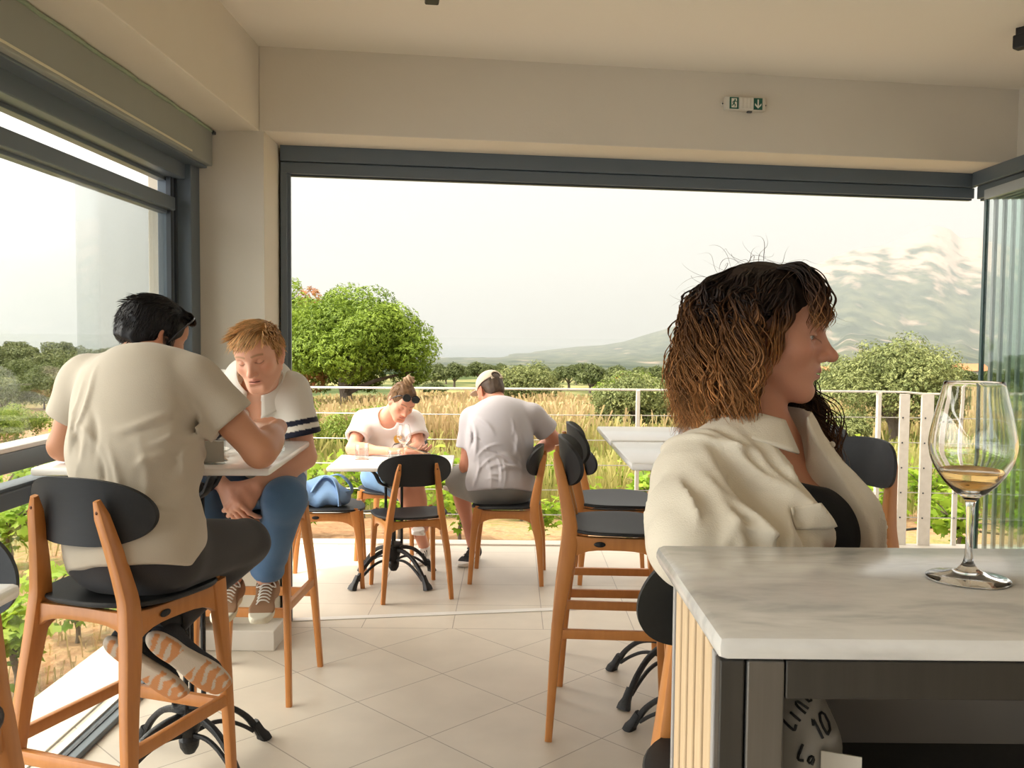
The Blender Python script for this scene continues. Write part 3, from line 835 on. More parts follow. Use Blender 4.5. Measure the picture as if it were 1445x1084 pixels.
# ---------------------------------------------------------------- people
def mixc(a, b, t): return a + (np.asarray(b, np.float32) - a) * np.clip(t, 0, 1)[:, None]
def head_local(g):
    """head in its own frame: x right of the viewer of +y, y forward, z up; origin between the ears at eye height"""
    f = SD(); w = g.get('w', 1.)
    f.u(ell_((0, -.014, .038), (.074 * w, .094, .080)), 0)
    f.u(ell_((0, .022, .000), (.066 * w, .066, .085)), .03)
    f.u(ell_((0, .034, -.060), (.050 * w, .050, .044)), .03)
    ch = g.get('chin', 0.)
    f.u(cap_((-.016, .066 + ch, -.096), (.016, .066 + ch, -.096), .015), .03)
    jw = g.get('jaw', 1.)
    for s in (-1, 1):
        f.u(cap_((s * .056 * w * jw, -.002, -.050), (s * .020 * jw, .062, -.094), .016, .013), .025)
        f.u(ell_((s * .043 * w, .052, -.020), (.022, .026, .022)), .022)
        f.u(cap_((s * .012, .080, .024), (s * .040, .068, .024), .009, .008), .016)
    f.u(ell_((0, .070, .045), (.045, .018, .032)), .03)
    for s in (-1, 1): f.sub(ell_((s * .031, .090, .004), (.017, .014, .0105)), .014)
    nl = g.get('nose', 1.)
    f.u(ell_((0, .078, -.016), (.017, .020, .030)), .022)
    f.u(cap_((0, .080, .014), (0, .086 + .021 * nl, -.026), .0075, .0100), .012)
    f.u(ell_((0, .089 + .021 * nl, -.032), (.0105, .0115, .0095)), .008)
    for s in (-1, 1): f.u(ell_((s * .0115, .088 + .008 * nl, -.034), (.0085, .0110, .0080)), .006)
    for s in (-1, 1): f.sub(ell_((s * .006, .095 + .012 * nl, -.042), (.0032, .005, .003)), .003)
    # mouth
    my = g.get('mouth', 0.) + .084
    f.u(ell_((0, my - .012, -.064), (.026, .020, .020)), .015)
    f.u(cap_((-.020, my - .009, -.0600), (0, my + .0045, -.0570), .0045, .0062), .006)
    f.u(cap_((.020, my - .009, -.0600), (0, my + .0045, -.0570), .0045, .0062), .006)
    f.u(cap_((-.015, my - .007, -.0680), (.015, my - .007, -.0680), .0060), .006)
    f.u(ell_((0, my + .001, -.0690), (.012, .0075, .0058)), .006)
    op = g.get('open', 0.)
    f.sub(ell_((0, my + .003, -.0625), (.020, .0085, .0014 + op)), .002)
    f.sub(ell_((0, my + .006, -.080), (.020, .010, .005)), .010)
    # lids over the eyeballs
    lid = g.get('lid', .003)
    for s in (-1, 1):
        e = A(s * .031, .0715, .0035)
        up = SD().u(ell_(e, (.0152, .0142, .0135)), 0).i(half_(e + A(0, .012, lid - .0035 + .0015), (0, -.25, -1)), .002)
        lo = SD().u(ell_(e, (.0150, .0140, .0130)), 0).i(half_(e + A(0, .012, -.0062), (0, -.1, 1)), .002)
        up.b = lo.b = (e, .016)
        f.u(up, .004); f.u(lo, .004)
    if not g.get('noears'):
        for s in (-1, 1):
            EM = frame((s * .75, .35, 0), (-.0, -.25, 1))
            ear = SD().u(ell_((s * .0770 * w, -.012, -.004), (.019, .0075, .031), EM), 0).sub(ell_((s * .0845 * w, -.006, .001), (.011, .0065, .020), EM), .005)
            ear.u(ell_((s * .076 * w, -.008, -.032), (.008, .006, .009), EM), .006)
            ear.b = (A(s * .077 * w, -.012, -.004), .034)
            f.u(ear, .006)
    f.b = (A(0, .01, 0), .15)
    return f
def head_colour(Q, g, base):
    """true skin tones: lips, flushed cheeks, brows, beard"""
    c = np.tile(A(*base), (len(Q), 1))
    x, y, z = Q[:, 0], Q[:, 1], Q[:, 2]
    my = g.get('mouth', 0.) + .084
    lip = g.get('lip', (.42, .13, .10))
    red = g.get('flush', .5)
    for s in (-1, 1):
        c = mixc(c, (base[0] * 1.02, base[1] * .70, base[2] * .62), red * np.exp(-(((x - s * .042) / .022) ** 2 + ((z + .022) / .02) ** 2)) * (y > .03))
    c = mixc(c, (base[0] * 1.0, base[1] * .66, base[2] * .58), red * np.exp(-((x / .012) ** 2 + ((z + .03) / .014) ** 2)) * (y > .085))
    c = mixc(c, (base[0], base[1] * .65, base[2] * .58), red * ((np.abs(x) > .073) & (y < .02) & (y > -.05) & (np.abs(z) < .05)))
    m = np.exp(-((x / .021) ** 4 + ((z + .0625 - .0016 * np.cos(x * 120)) / .0098) ** 4)) * (y > my - .016)
    c = mixc(c, lip, m * .85)
    c = mixc(c, (.06, .02, .018), np.exp(-((x / .020) ** 4 + ((z + .0625) / (.0013 + g.get('open', 0))) ** 2)) * (y > my - .02) * (y < my + .006) * .7)
    br = g.get('brow')
    if br:
        for s in (-1, 1):
            zz = .0275 + .004 * np.sin(np.clip((np.abs(x) - .014) / .034, 0, 1) * 2.6)
            c = mixc(c, br, .85 * np.exp(-((z - zz) / .0038) ** 2) * (np.abs(x) > .011) * (np.abs(x) < .05) * (y > .05) * (x * s > 0))
    for s in (-1, 1):
        c = mixc(c, (.05, .022, .015), .75 * np.exp(-((z - (.0035 + g.get('lid', .003) - .0010) + (55 if g.get('lid', .003) > 0 else -30) * (np.abs(x) - .031) ** 2) / .0014) ** 2) * (np.abs(x * s - .031) < .0145) * (y > .066) * (x * s > 0))
    bd = g.get('beard')
    if bd:
        k = np.clip((-.030 - z + .35 * np.maximum(-(y - .03), 0)) / .02, 0, 1) * (y > -.015) * np.clip((.10 - np.abs(z + .02)) / .02, 0, 1)
        k = np.maximum(k, (np.abs(x) > .055) * (y > -.012) * (y < .035) * np.clip((.012 - z) / .01, 0, 1) * (z > -.09))
        k = k * (1 - m)
        c = mixc(c, bd, k * g.get('beardk', .85))
    return c
def add_hand(f, wrist, d, n, side, curl=.5, spread=.10, s=1., thumb=.6):
    """palm + five fingers. d: along the hand, n: out of the back of the hand, side=+1 when the thumb is on the left of d seen with n up"""
    d = nrm(d); n = nrm(np.asarray(n) - d * float(np.dot(n, d))); t = np.cross(n, d) * side      # t points to the thumb side
    w = np.asarray(wrist, np.float32)
    L = [.044, .049, .046, .036]; base = [.092, .096, .091, .082]; off = [.030, .010, -.010, -.029]
    K = []
    for i in range(4):
        k = w + s * (d * base[i] + t * off[i]); K.append(k)
        f.u(cap_(w + s * (d * .012 + t * off[i] * .55), k, .0135 * s, .0105 * s), .012)
    f.u(ell_(w + s * (d * .05 + t * .004 - n * .004), np.array([.036, .046, .013]) * s, np.stack([t, d, n], 1)), .012)
    for i in range(4):
        c = curl if np.isscalar(curl) else curl[i]
        p = K[i]; a = 0.; dd = d + t * spread * (1.5 - i) / 1.5
        r0 = .0092 * s
        for j, (seg, ang) in enumerate(((1., .75), (.62, 1.1), (.45, .8))):
            a += c * ang
            v = nrm(dd * math.cos(a) - n * math.sin(a))
            q = p + v * L[i] * seg * s
            f.u(cap_(p, q, r0 - .0006 * j, r0 - .0006 * (j + 1)), .004); p = q
    p = w + s * (d * .022 + t * .026 - n * .006)
    v = nrm(d * .65 + t * .75 - n * .25); q = p + v * .045 * s
    f.u(cap_(p, q, .0155 * s, .0115 * s), .014)
    v = nrm(d * (.9) + t * (.35 - thumb * .5) - n * .35 * thumb); r = q + v * .034 * s
    f.u(cap_(q, r, .0110 * s, .0098 * s), .005)
    v = nrm(d * .95 - t * thumb * .5 - n * .3 * thumb); f.u(cap_(r, r + v * .026 * s, .0096 * s, .0082 * s), .004)
def bbox(pts, pad):
    P = np.array(pts, float); pad = np.array(pad if hasattr(pad, '__len__') else (pad,) * 3)
    return (tuple(P.min(0) - pad), tuple(P.max(0) + pad))

M_SKIN = attr_mat('skin', .48, .35, .12, (260, .05))
M_EYE = attr_mat('eye', .15, .5)
M_CLOTH = {}
def cloth(name, col, col2=None, rough=.9, bump=(350, .10), sheen=.15):
    return mat(name, col, rough, 0, .2, (5, col2, .35) if col2 else None, bump, 0, 0, None, sheen)
M_HAIR = attr_mat('hair', .5, .3, 0, None, 0, .22)

class Person:
    def __init__(s, label, loc, skin, g, **J):
        s.J = {k: A(*v) for k, v in J.items()}
        s.root = empty('person', loc, 0, label, 'person', None)
        s.loc = A(*loc); s.skin = skin; s.g = g
        s.girth = g.get('girth', 1.)
        J = s.J
        s.HM = frame(g['face'], g.get('up', (0, 0, 1)))
        if g.get('roll'):
            a = R(g['roll']); c_, s_ = math.cos(a), math.sin(a)
            Rm = np.array([[c_, 0, s_], [0, 1, 0], [-s_, 0, c_]], np.float32); s.HM = (s.HM @ Rm).astype(np.float32)
        s.hs = g.get('hs', 1.)
        s.sh = nrm(J['RS'] - J['LS'])            # towards the right shoulder
        s.up = nrm(J['neck'] - J['pelvis']); s.fw = nrm(np.cross(s.up, s.sh))
        s.TM = np.stack([s.sh, s.fw, nrm(np.cross(s.sh, s.fw))], 1).astype(np.float32)
        s.body_boxes = []
    def w2h(s, P): return ((P - s.J['head']) @ s.HM) / s.hs
    def h2w(s, q): return s.J['head'] + s.HM @ (np.asarray(q, np.float32) * s.hs)
    def torso(s, o=0., loose=0.):
        J = s.J; g = s.girth; f = []
        hm = (J['RH'] + J['LH']) / 2
        wst = J['pelvis'] * .55 + J['neck'] * .45 - s.fw * s.g.get('slump', .03)
        ch = J['pelvis'] * .30 + J['neck'] * .70 - s.fw * s.g.get('slump', .03) * 1.1
        if 'chest' in J: ch = J['chest']
        f.append((off_(ell_(J['pelvis'], np.array((.158, .115, .115)) * g, s.TM), o), 0))
        f.append((off_(ell_(wst, np.array((.138 + loose, .100 + loose * .8, .14)) * g, s.TM), o), .07))
        f.append((off_(ell_(ch, np.array((.155 + loose * .6, .108 + loose * .5, .155)) * g, s.TM), o), .07))
        top = J['neck'] - s.up * .055
        f.append((off_(cap_(top * .45 + J['RS'] * .55, top * .45 + J['LS'] * .55, .062 * g), o), .05))
        f.append((off_(cap_(J['RS'], J['LS'], .050 * g), o), .05))
        f.append((off_(cap_(J['neck'] - s.up * .03, (J['RS'] + top) / 2 + s.up * .012, .042 * g, .04 * g), o), .04))
        f.append((off_(cap_(J['neck'] - s.up * .03, (J['LS'] + top) / 2 + s.up * .012, .042 * g, .04 * g), o), .04))
        if s.g.get('bust'):
            for q in (-1, 1): f.append((off_(ell_(ch + s.sh * q * .068 + s.fw * .078 - s.up * .045, (.062, .055, .062), s.TM), o), .04))
        return f
    def upper(s, S):
        return cap_(s.J[S + 'S'], s.J[S + 'E'], .050 * s.g.get('arm', 1), .040 * s.g.get('arm', 1))
    def build_body(s, hands=True, coarse=.0065, fine=.0024, handh=.0030, hand_spec=None):
        J = s.J; f = SD(); a = s.g.get('arm', 1)
        for fn, k in s.torso(): f.u(fn, k)
        hb = J['head'] + s.HM @ (A(0, -.030, -.065) * s.hs)
        f.u(cap_(J['neck'] - s.up * .03, hb, .058 * s.g.get('neckr', 1), .052 * s.g.get('neckr', 1)), .03)
        for S in 'RL':
            f.u(s.upper(S), .03)
            d = nrm(J[S + 'W'] - J[S + 'E'])
            f.u(cap_(J[S + 'E'], J[S + 'W'], .039 * a, .026 * a), .02)
            f.u(ell_(J[S + 'E'] + d * .07, np.array((.043, .043, .085)) * a, frame(np.cross(d, A(.3, .5, .7)), d)), .03)
            if S + 'K' in J:
                f.u(cap_(J[S + 'H'], J[S + 'K'], .082, .054), .04)
                f.u(cap_(J[S + 'K'], J[S + 'A'], .050, .036), .03)
                e = nrm(J[S + 'A'] - J[S + 'K']); f.u(ell_(J[S + 'K'] + e * .13 + s.g.get('calf', A(0, 0, 0)), (.05, .05, .11), frame(np.cross(e, A(.3, .5, .7)), e)), .03)
        hl = head_local(s.g); f.u(xf_(hl, J['head'], s.HM, s.hs), .02)
        for S in 'RL':
            if hand_spec and S in hand_spec: add_hand(f, J[S + 'W'], **hand_spec[S])
        pts = [J[k] for k in ('pelvis', 'neck', 'RS', 'LS', 'RE', 'LE', 'RW', 'LW', 'RH', 'LH')] + [J[k] for k in ('RK', 'LK', 'RA', 'LA') if k in J]
        boxes = [bbox(pts, .14) + (coarse,)]
        hd = bbox([J['head']], .17 * s.hs)
        # keep coarse and fine pieces apart: the coarse one drops what the fine boxes cover
        fines = [(hd[0], hd[1], fine)]
        for S in 'RL':
            if hand_spec and S in hand_spec:
                c = J[S + 'W'] + nrm(hand_spec[S]['d']) * .085
                q = bbox([c], .125); fines.append((q[0], q[1], handh))
        vs, qs, o = [], [], 0
        for bi, (lo, hi, h) in enumerate(boxes + fines):
            v, q = nets(f, lo, hi, h); v = relax(v, q, 2 if h > .004 else 1)
            if bi == 0 or bi > 1:
                inn = np.zeros(len(v), bool)
                for fi, (l2, h2, _) in enumerate(fines):
                    if bi > 1 and fi >= bi - 1: continue
                    inn |= ((v > np.array(l2) + .012) & (v < np.array(h2) - .012)).all(1)
                q = q[~inn[q].all(1)]
            vs.append(v); qs.append(q + o); o += len(v)
        v = np.concatenate(vs); q = np.concatenate(qs)
        col = np.tile(A(*s.skin), (len(v), 1))
        Q = s.w2h(v); near = (np.abs(Q) < .2).all(1)
        col[near] = head_colour(Q[near], s.g, s.skin)
        for S in 'RL':    # warmer knuckles and fingertips
            w = np.linalg.norm(v - (J[S + 'W'] + nrm(J[S + 'W'] - J[S + 'E']) * .1), axis=1)
            col = mixc(col, (s.skin[0] * 1.0, s.skin[1] * .82, s.skin[2] * .76), np.clip(1 - w / .12, 0, 1) * .6)
        s.bodyf = f
        o = mesh_obj('body', v - s.loc, q, M_SKIN, s.root, True, cols=col); s.body = o
        # eyes
        for e in (-1, 1):
            b = MB().ball((0, 0, 0), .0123, 14); V = np.array([tuple(x) for x in b.v], np.float32)
            gz_ = nrm(s.g.get('gaze', (0, 1, -.1))); dt = (V / .0123) @ gz_
            cc = np.tile(A(.62, .60, .56), (len(V), 1)); cc = mixc(cc, s.g.get('iris', (.10, .06, .03)), (dt > .89) * 1.); cc = mixc(cc, (.004, .004, .004), (dt > .975) * 1.)
            W = np.array([s.h2w(x + A(e * .031, .0690, .0035)) for x in V])
            mesh_obj('eye', [tuple(x) for x in W - s.loc], b.f, M_EYE, s.root, True, cols=cc)
        return f
    def part(s, name, f, pts, pad, h, m, it=2, colf=None, parent=None, smooth_to=None):
        lo, hi = bbox(pts, pad)
        v, q = nets(f, lo, hi, h); v = relax(v, q, it)
        o = mesh_obj(name, v - s.loc, q, m, parent or s.root, True, cols=None if colf is None else colf(v)); o.data
        return o
    def mesh(s, name, b, m, parent=None, **kw):
        """an MB built in world space"""
        b.v = [Vector(v) - Vector(s.loc.tolist()) for v in b.v]
        return b.build(name, m, parent or s.root, **kw)
    def shirt(s, name, m, o=.012, sleeve=.55, flare=.012, hem=-.06, h=.0065, neck_r=.064, neck_drop=.0, wr=.004, seed=0, colf=None, extra=None, loose=.012, nv=0., drape=0.):
        J = s.J; f = SD(); a = s.g.get('arm', 1)
        for fn, k in s.torso(o, loose): f.u(fn, k)
        if drape:
            f.u(off_(ell_(J['pelvis'] + s.up * .02, np.array((.162, .115, .16)) * s.girth, s.TM), drape), .06)
            f.u(off_(ell_(J['pelvis'] * .55 + J['neck'] * .45 - s.fw * .02, np.array((.152, .108, .17)) * s.girth, s.TM), drape), .06)
        f.i(half_(J['pelvis'] + s.up * hem, -s.up), .004)
        for S in 'RL':
            d = nrm(J[S + 'E'] - J[S + 'S']); L = np.linalg.norm(J[S + 'E'] - J[S + 'S'])
            e = J[S + 'S'] + d * L * sleeve
            sl = SD().u(cap_(J[S + 'S'] - d * .02, e + d * .08, .056 * a + o * .6, .05 * a + o + flare), 0).i(half_(e, d), .003)
            sl.sub(cap_(e - d * .05, e + d * .1, .043 * a + o * .2, .044 * a + flare + o * .3), .003)
            f.u(sl, .03)
        # neck opening
        f.sub(cap_(J['neck'] - s.up * .03 + s.fw * (.012 + neck_drop * .4), J['neck'] + s.up * .14 + s.fw * .05, neck_r), .006)
        if neck_drop: f.sub(ell_(J['neck'] - s.up * neck_drop * .5 + s.fw * .09, (.045 + nv, .06, neck_drop), s.TM), .012)
        if extra: extra(f)
        ff = (lambda P: f(P) + wr * s.wrinkle(P, seed)) if wr else f
        o_ = s.part(name, ff, [J[k] for k in ('pelvis', 'neck', 'RS', 'LS')] + [J['RS'] * (1 - sleeve) + J['RE'] * sleeve, J['LS'] * (1 - sleeve) + J['LE'] * sleeve], .19, h, m, 2, colf)
        s.shirtf = ff
        return o_
    def wrinkle(s, P, seed):
        """cloth folds: soft undulation plus crease ridges laid over the garment (units of the amplitude wr)"""
        Q = (P - s.J['pelvis']) @ s.TM
        H = float(np.dot(s.J['neck'] - s.J['pelvis'], s.TM[:, 2]))
        d = .7 * wob(P, 13., seed + 3) + .5 * np.sin(42 * (Q[:, 0] - .12 * np.sin(Q[:, 2] * 9 + seed)) + 2 * wob(P, 4., seed + 11)) * np.clip(wob(P, 5., seed + 13) * 1.5, 0, 1)
        rg = np.random.RandomState(seed + 100)
        segs = []
        for k in range(26):
            kind = rg.rand()
            if kind < .40:    # drags running from the armpits in and down
                sd = 1 if rg.rand() < .5 else -1; a = (sd * rg.uniform(.10, .17), H * rg.uniform(.50, .82)); L = rg.uniform(.10, .24); an = rg.uniform(-1.9, -.5)
                b = (a[0] - sd * L * math.cos(an) * .8, a[1] + L * math.sin(an))
            elif kind < .75:  # slack gathered at the waist
                a = (rg.uniform(-.15, .15), H * rg.uniform(-.02, .35)); L = rg.uniform(.08, .20); an = rg.uniform(-.7, .7)
                b = (a[0] + L * math.cos(an), a[1] + L * math.sin(an))
            else:             # long vertical hangs
                a = (rg.uniform(-.13, .13), H * rg.uniform(.25, .7)); L = rg.uniform(.12, .26); b = (a[0] + rg.normal() * .03, a[1] - L)
            segs.append((a, b, rg.uniform(.006, .012), rg.uniform(.5, 1.3) * (1 if rg.rand() < .75 else -1)))
        return d - s.ridge(Q, segs + s.g.get('folds', []), (0, 2))
    def ridge(s, Q, segs, ax):
        x, z = Q[:, ax[0]], Q[:, ax[1]]; o = np.zeros(len(Q), np.float32)
        for a, b, sg, h in segs:
            dx, dz = b[0] - a[0], b[1] - a[1]; L2 = dx * dx + dz * dz + 1e-9
            t = np.clip(((x - a[0]) * dx + (z - a[1]) * dz) / L2, 0, 1)
            bow = .10 * math.sqrt(L2) * np.sin(3.14 * t)
            ex = x - a[0] - dx * t + bow * dz / math.sqrt(L2); ez = z - a[1] - dz * t - bow * dx / math.sqrt(L2)
            q = (ex * ex + ez * ez) / (sg * sg)
            o += h * np.exp(-np.minimum(q, 30)) * np.sin(3.14 * np.clip(t, .04, .96)) ** .7
        return o
    def legs(s, name, m, end=.93, o=.016, waist=.10, h=.007, seed=3, wr=.003, flare=0., colf=None, thigh=1.):
        J = s.J; f = SD()
        def pel():
            q = SD().u(off_(ell_(J['pelvis'], np.array((.160, .122, .118)) * s.girth, s.TM), o), 0).i(half_(J['pelvis'] + s.up * waist, s.up), .004); q.b = (J['pelvis'], .2); return q
        f.u(pel(), 0)
        ends = []
        for S in 'RL':
            f.u(cap_(J[S + 'H'], J[S + 'K'], .088 * thigh + o, .060 + o + flare), .045)
            if end > 1: pass
            if end >= .5:
                d = nrm(J[S + 'A'] - J[S + 'K']); e = J[S + 'K'] + (J[S + 'A'] - J[S + 'K']) * end
                lg = SD().u(cap_(J[S + 'K'], e + d * .05, .056 + o, .045 + o), 0).i(half_(e, d), .003).sub(cap_(e - d * .03, e + d * .1, .040, .040), .003); f.u(lg, .025); ends.append(e)
            else:
                d = nrm(J[S + 'K'] - J[S + 'H']); e = J[S + 'H'] + (J[S + 'K'] - J[S + 'H']) * (end * 2); ends.append(e)
        if end < .5:
            g = SD().u(pel(), 0)
            for S in 'RL':
                d = nrm(J[S + 'K'] - J[S + 'H']); e = J[S + 'H'] + (J[S + 'K'] - J[S + 'H']) * (end * 2)
                lg = SD().u(cap_(J[S + 'H'], e + d * .05, .088 * thigh + o, .072 * thigh + o + flare), 0).i(half_(e, d), .003).sub(cap_(e - d * .03, e + d * .1, .066 * thigh, .068 * thigh + flare), .003)
                g.u(lg, .04)
            f = g
        ff = lambda P: f(P) + wr * (np.sin(70 * P[:, 2] + 40 * P[:, 0] + 4 * wob(P, 9., seed)) * np.clip(wob(P, 8., seed + 4) * 1.5, 0, 1) + .6 * wob(P, 14., seed + 1))
        return s.part(name, ff, [J['pelvis'], J['RH'], J['LH'], J['RK'], J['LK']] + ends, .20, h, m, 2, colf)
    def shoe(s, heel, toe, up, L=.275, upper=(.5, .5, .5), sole_c=(.8, .8, .78), m_up=None, stripes=None, lace=(.8, .8, .8), tread=None, high=.0):
        """heel/toe: points on the sole"""
        heel = A(*heel); fw = nrm(A(*toe) - heel); M = frame(fw, up); P0 = heel
        k = L / .275
        def xf(fn): return xf_(fn, P0, M, k)
        sole = SD()
        for (y, w) in ((.03, .030), (.08, .031), (.14, .036), (.19, .043), (.235, .036)):
            sole.u(ell_((0, y, .016), (w, .045, .030)), .03)
        sole.i(half_((0, 0, .0), (0, 0, -1)), .004).i(half_((0, 0, .026), (0, 0, 1)), .003)
        sole.i(half_((0, .262, .0), (0, 1, -.6)), .01)
        sole.b = (A(0, .13, .02), .2)
        up_ = SD().u(cap_((0, .035, .045), (0, .06, .085 + high), .036, .036), 0).u(cap_((0, .05, .05), (0, .19, .034), .036, .036), .03).u(ell_((0, .205, .034), (.041, .056, .028)), .03)
        up_.i(half_((0, 0, .02), (0, 0, -1)), .004).i(half_((0, .03, .092 + high), (0, .35, 1)), .004).sub(cap_((0, .042, .07), (0, .05, .14), .026, .030), .004)
        up_.b = (A(0, .13, .05), .2)
        def cu(v):
            q = ((v - P0) @ M) / k; c = np.tile(A(*upper), (len(v), 1))
            if stripes is not None:
                for i in range(3):
                    yy = .105 + i * .026 + (q[:, 2] - .05) * -.55
                    c = mixc(c, stripes, ((np.abs(q[:, 1] - yy) < .0065) & (np.abs(q[:, 0]) > .020) & (q[:, 2] > .026) & (q[:, 2] < .074)) * 1.)
            return c
        def cs(v):
            q = ((v - P0) @ M) / k; c = np.tile(A(*sole_c), (len(v), 1))
            if tread is not None:
                t = wob(q, 55., 4) + .5 * np.sin(q[:, 1] * 190 + 2 * np.sin(q[:, 0] * 60))
                zone = (q[:, 2] < .010) & ((q[:, 1] > .145) | (q[:, 1] < .085))
                c = mixc(c, tread, zone * (t > -.35) * 1.)
            return c
        c = P0 + M @ (A(0, .135, .04) * k); R_ = .17 * k
        lo, hi = bbox([c], R_)
        v, q = nets(xf(up_), lo, hi, .0035); v = relax(v, q, 2)
        o = mesh_obj('shoe', v - s.loc, q, m_up or M_SHOE, s.root, True, cols=cu(v))
        v, q = nets(xf(sole), lo, hi, .0035); v = relax(v, q, 1)
        mesh_obj('sole', v - s.loc, q, M_SHOE, o, True, cols=cs(v))
        b = MB()
        for i in range(6):
            y = .085 + i * .016; z = .079 - i * .0062
            pts = [(-.022, y, z - .006), (-.010, y + .004, z + .006), (.010, y + .006, z + .006), (.022, y + .010, z - .008)]
            b.tube([Vector((P0 + M @ (A(*p) * k)).tolist()) for p in spline(pts, 8)], .0028 * k, 6)
        for e in (-1, 1):
            b.tube([Vector((P0 + M @ (A(*p) * k)).tolist()) for p in spline([(0, .085, .088), (e * .022, .075, .090), (e * .034, .088, .074), (e * .014, .092, .082)], 10)], .0025 * k, 6)
        lc = s.mesh('laces', b, mat('lace_%02d%02d' % (int(lace[0] * 99), int(lace[2] * 99)), lace, .8), o)
        return o
    def collar(s, name, m, r=.068, hgt=.038, gap=.35, back=.02, tip=.05, flare=.026, thick=.004, lift=0.):
        """folded shirt collar: stand plus fall, open at the front by gap (radians each side)"""
        J = s.J; b = MB(); nu = 41
        ax = nrm(s.up * .75 + .5 * nrm((J['head'] + s.HM @ (A(0, -.03, -.065) * s.hs)) - (J['neck'] - s.up * .03))); fwd = nrm(s.fw - ax * float(s.fw @ ax)); rt = np.cross(fwd, ax)
        c0 = J['neck'] + ax * lift + fwd * .004
        prof_n = 9
        def pos(u, v):
            a = gap + (2 * math.pi - 2 * gap) * u; fr = math.cos(a)      # 1 at the front
            fall = hgt + (tip * max(0, fr) ** 2)
            dz0 = -.030 * max(0, fr) ** 1.5 + back * max(0, -fr) * .6
            if v < .3: q = v / .3; rr = r; z = q * .030
            elif v < .45: q = (v - .3) / .15; rr = r + .010 * q; z = .030 + .006 * math.sin(q * math.pi)
            else: q = (v - .45) / .55; rr = r + .010 + flare * q; z = .030 - fall * q
            return c0 + rt * (math.sin(a) * rr * 1.05) + fwd * (math.cos(a) * rr * .98) + ax * (z + dz0)
        b.grid(lambda u, v: pos(u, v), nu, 15)
        o = s.mesh(name, b, m, ang=60)
        sd = o.modifiers.new('thickness', 'SOLIDIFY'); sd.thickness = thick; sd.offset = 0
        return o
M_SHOE = attr_mat('shoe_surface', .75, .25, 0, (300, .12))

def strands(person, name, roots, fn, n, seg, rad, colf, m=None, k=4, parent=None):
    """n tapered locks; fn(i) -> list of world points; colf(t, i) -> colour"""
    V, F, Cc = [], [], []; o = 0
    for i in range(n):
        P = fn(i)
        if P is None: continue
        P = np.asarray(P, np.float32); m_ = len(P)
        T = np.gradient(P, axis=0); T /= np.linalg.norm(T, axis=1, keepdims=True) + 1e-9
        ref = np.array([.3, .2, .93], np.float32); X = np.cross(T, ref); X /= np.linalg.norm(X, axis=1, keepdims=True) + 1e-9; Y = np.cross(T, X)
        t = np.linspace(0, 1, m_)
        r = (rad(i) if callable(rad) else rad) * np.clip(np.minimum(.55 + 2.2 * t, 1.0) * (1 - t ** 2.2) + .06, 0, 1)
        a = np.arange(k) / k * 2 * np.pi
        ring = P[:, None] + r[:, None, None] * (np.cos(a)[None, :, None] * X[:, None] + .55 * np.sin(a)[None, :, None] * Y[:, None])
        V.append(ring.reshape(-1, 3))
        idx = o + np.arange(m_ * k).reshape(m_, k)
        q = np.stack([idx[:-1], np.roll(idx[:-1], -1, 1), np.roll(idx[1:], -1, 1), idx[1:]], -1).reshape(-1, 4); F.append(q)
        Cc.append(np.repeat(np.array([colf(tt, i) for tt in t], np.float32), k, 0)); o += m_ * k
    return mesh_obj(name, np.concatenate(V) - person.loc, np.concatenate(F), m or M_HAIR, parent or person.root, True, cols=np.concatenate(Cc))
def scalp(person, name, col, o=.008, front=.062, low=-.055, back_low=-.075, amp=.003, seed=1, h=.003, grow=1., extra=None, side=.0):
    """close hair cap: skull offset, trimmed at the hairline"""
    f = SD(); g = person.g; w = g.get('w', 1.)
    f.u(ell_((0, -.016, .038), (.0745 * w + o, .094 + o, .0805 + o * grow)), 0)
    f.u(ell_((0, -.060, -.022), (.055 * w + o * .6, .046 + o, .055)), .03)
    # face opening: forehead, temples and round the ears
    f.sub(ell_((0, .085, -.030), (.064 * w, .062, front + .026)), .012)
    for s in (-1, 1):
        f.sub(ell_((s * .084 * w, .004, -.040 + side), (.030, .034, .050)), .010)
    f.i(half_((0, -.05, back_low), (0, -.35, -1)), .006)
    if extra: extra(f)
    f.b = (A(0, 0, 0), .17)
    ff = lambda P: f(P) + amp * (wob(P, 70., seed) + .6 * np.sin(P[:, 0] * 240 + 5 * wob(P, 30., seed + 1)) * .8)
    lo, hi = (-.13, -.16, -.14), (.13, .13, .16)
    v, q = nets(ff, lo, hi, h); v = relax(v, q, 1)
    rg = np.random.RandomState(seed)
    c = np.tile(A(*col), (len(v), 1)); c = mixc(c, np.array(col) * 1.9, np.clip(wob(v * [1, .35, .5], 160., seed + 3) * .6, 0, 1))
    W = person.J['head'] + (v * person.hs) @ person.HM.T
    return mesh_obj(name, W - person.loc, q, M_HAIR, person.root, True, cols=c), f
def scalp_dir(rg, n):
    d = rg.normal(size=(n, 3)); return d / np.linalg.norm(d, axis=1, keepdims=True)
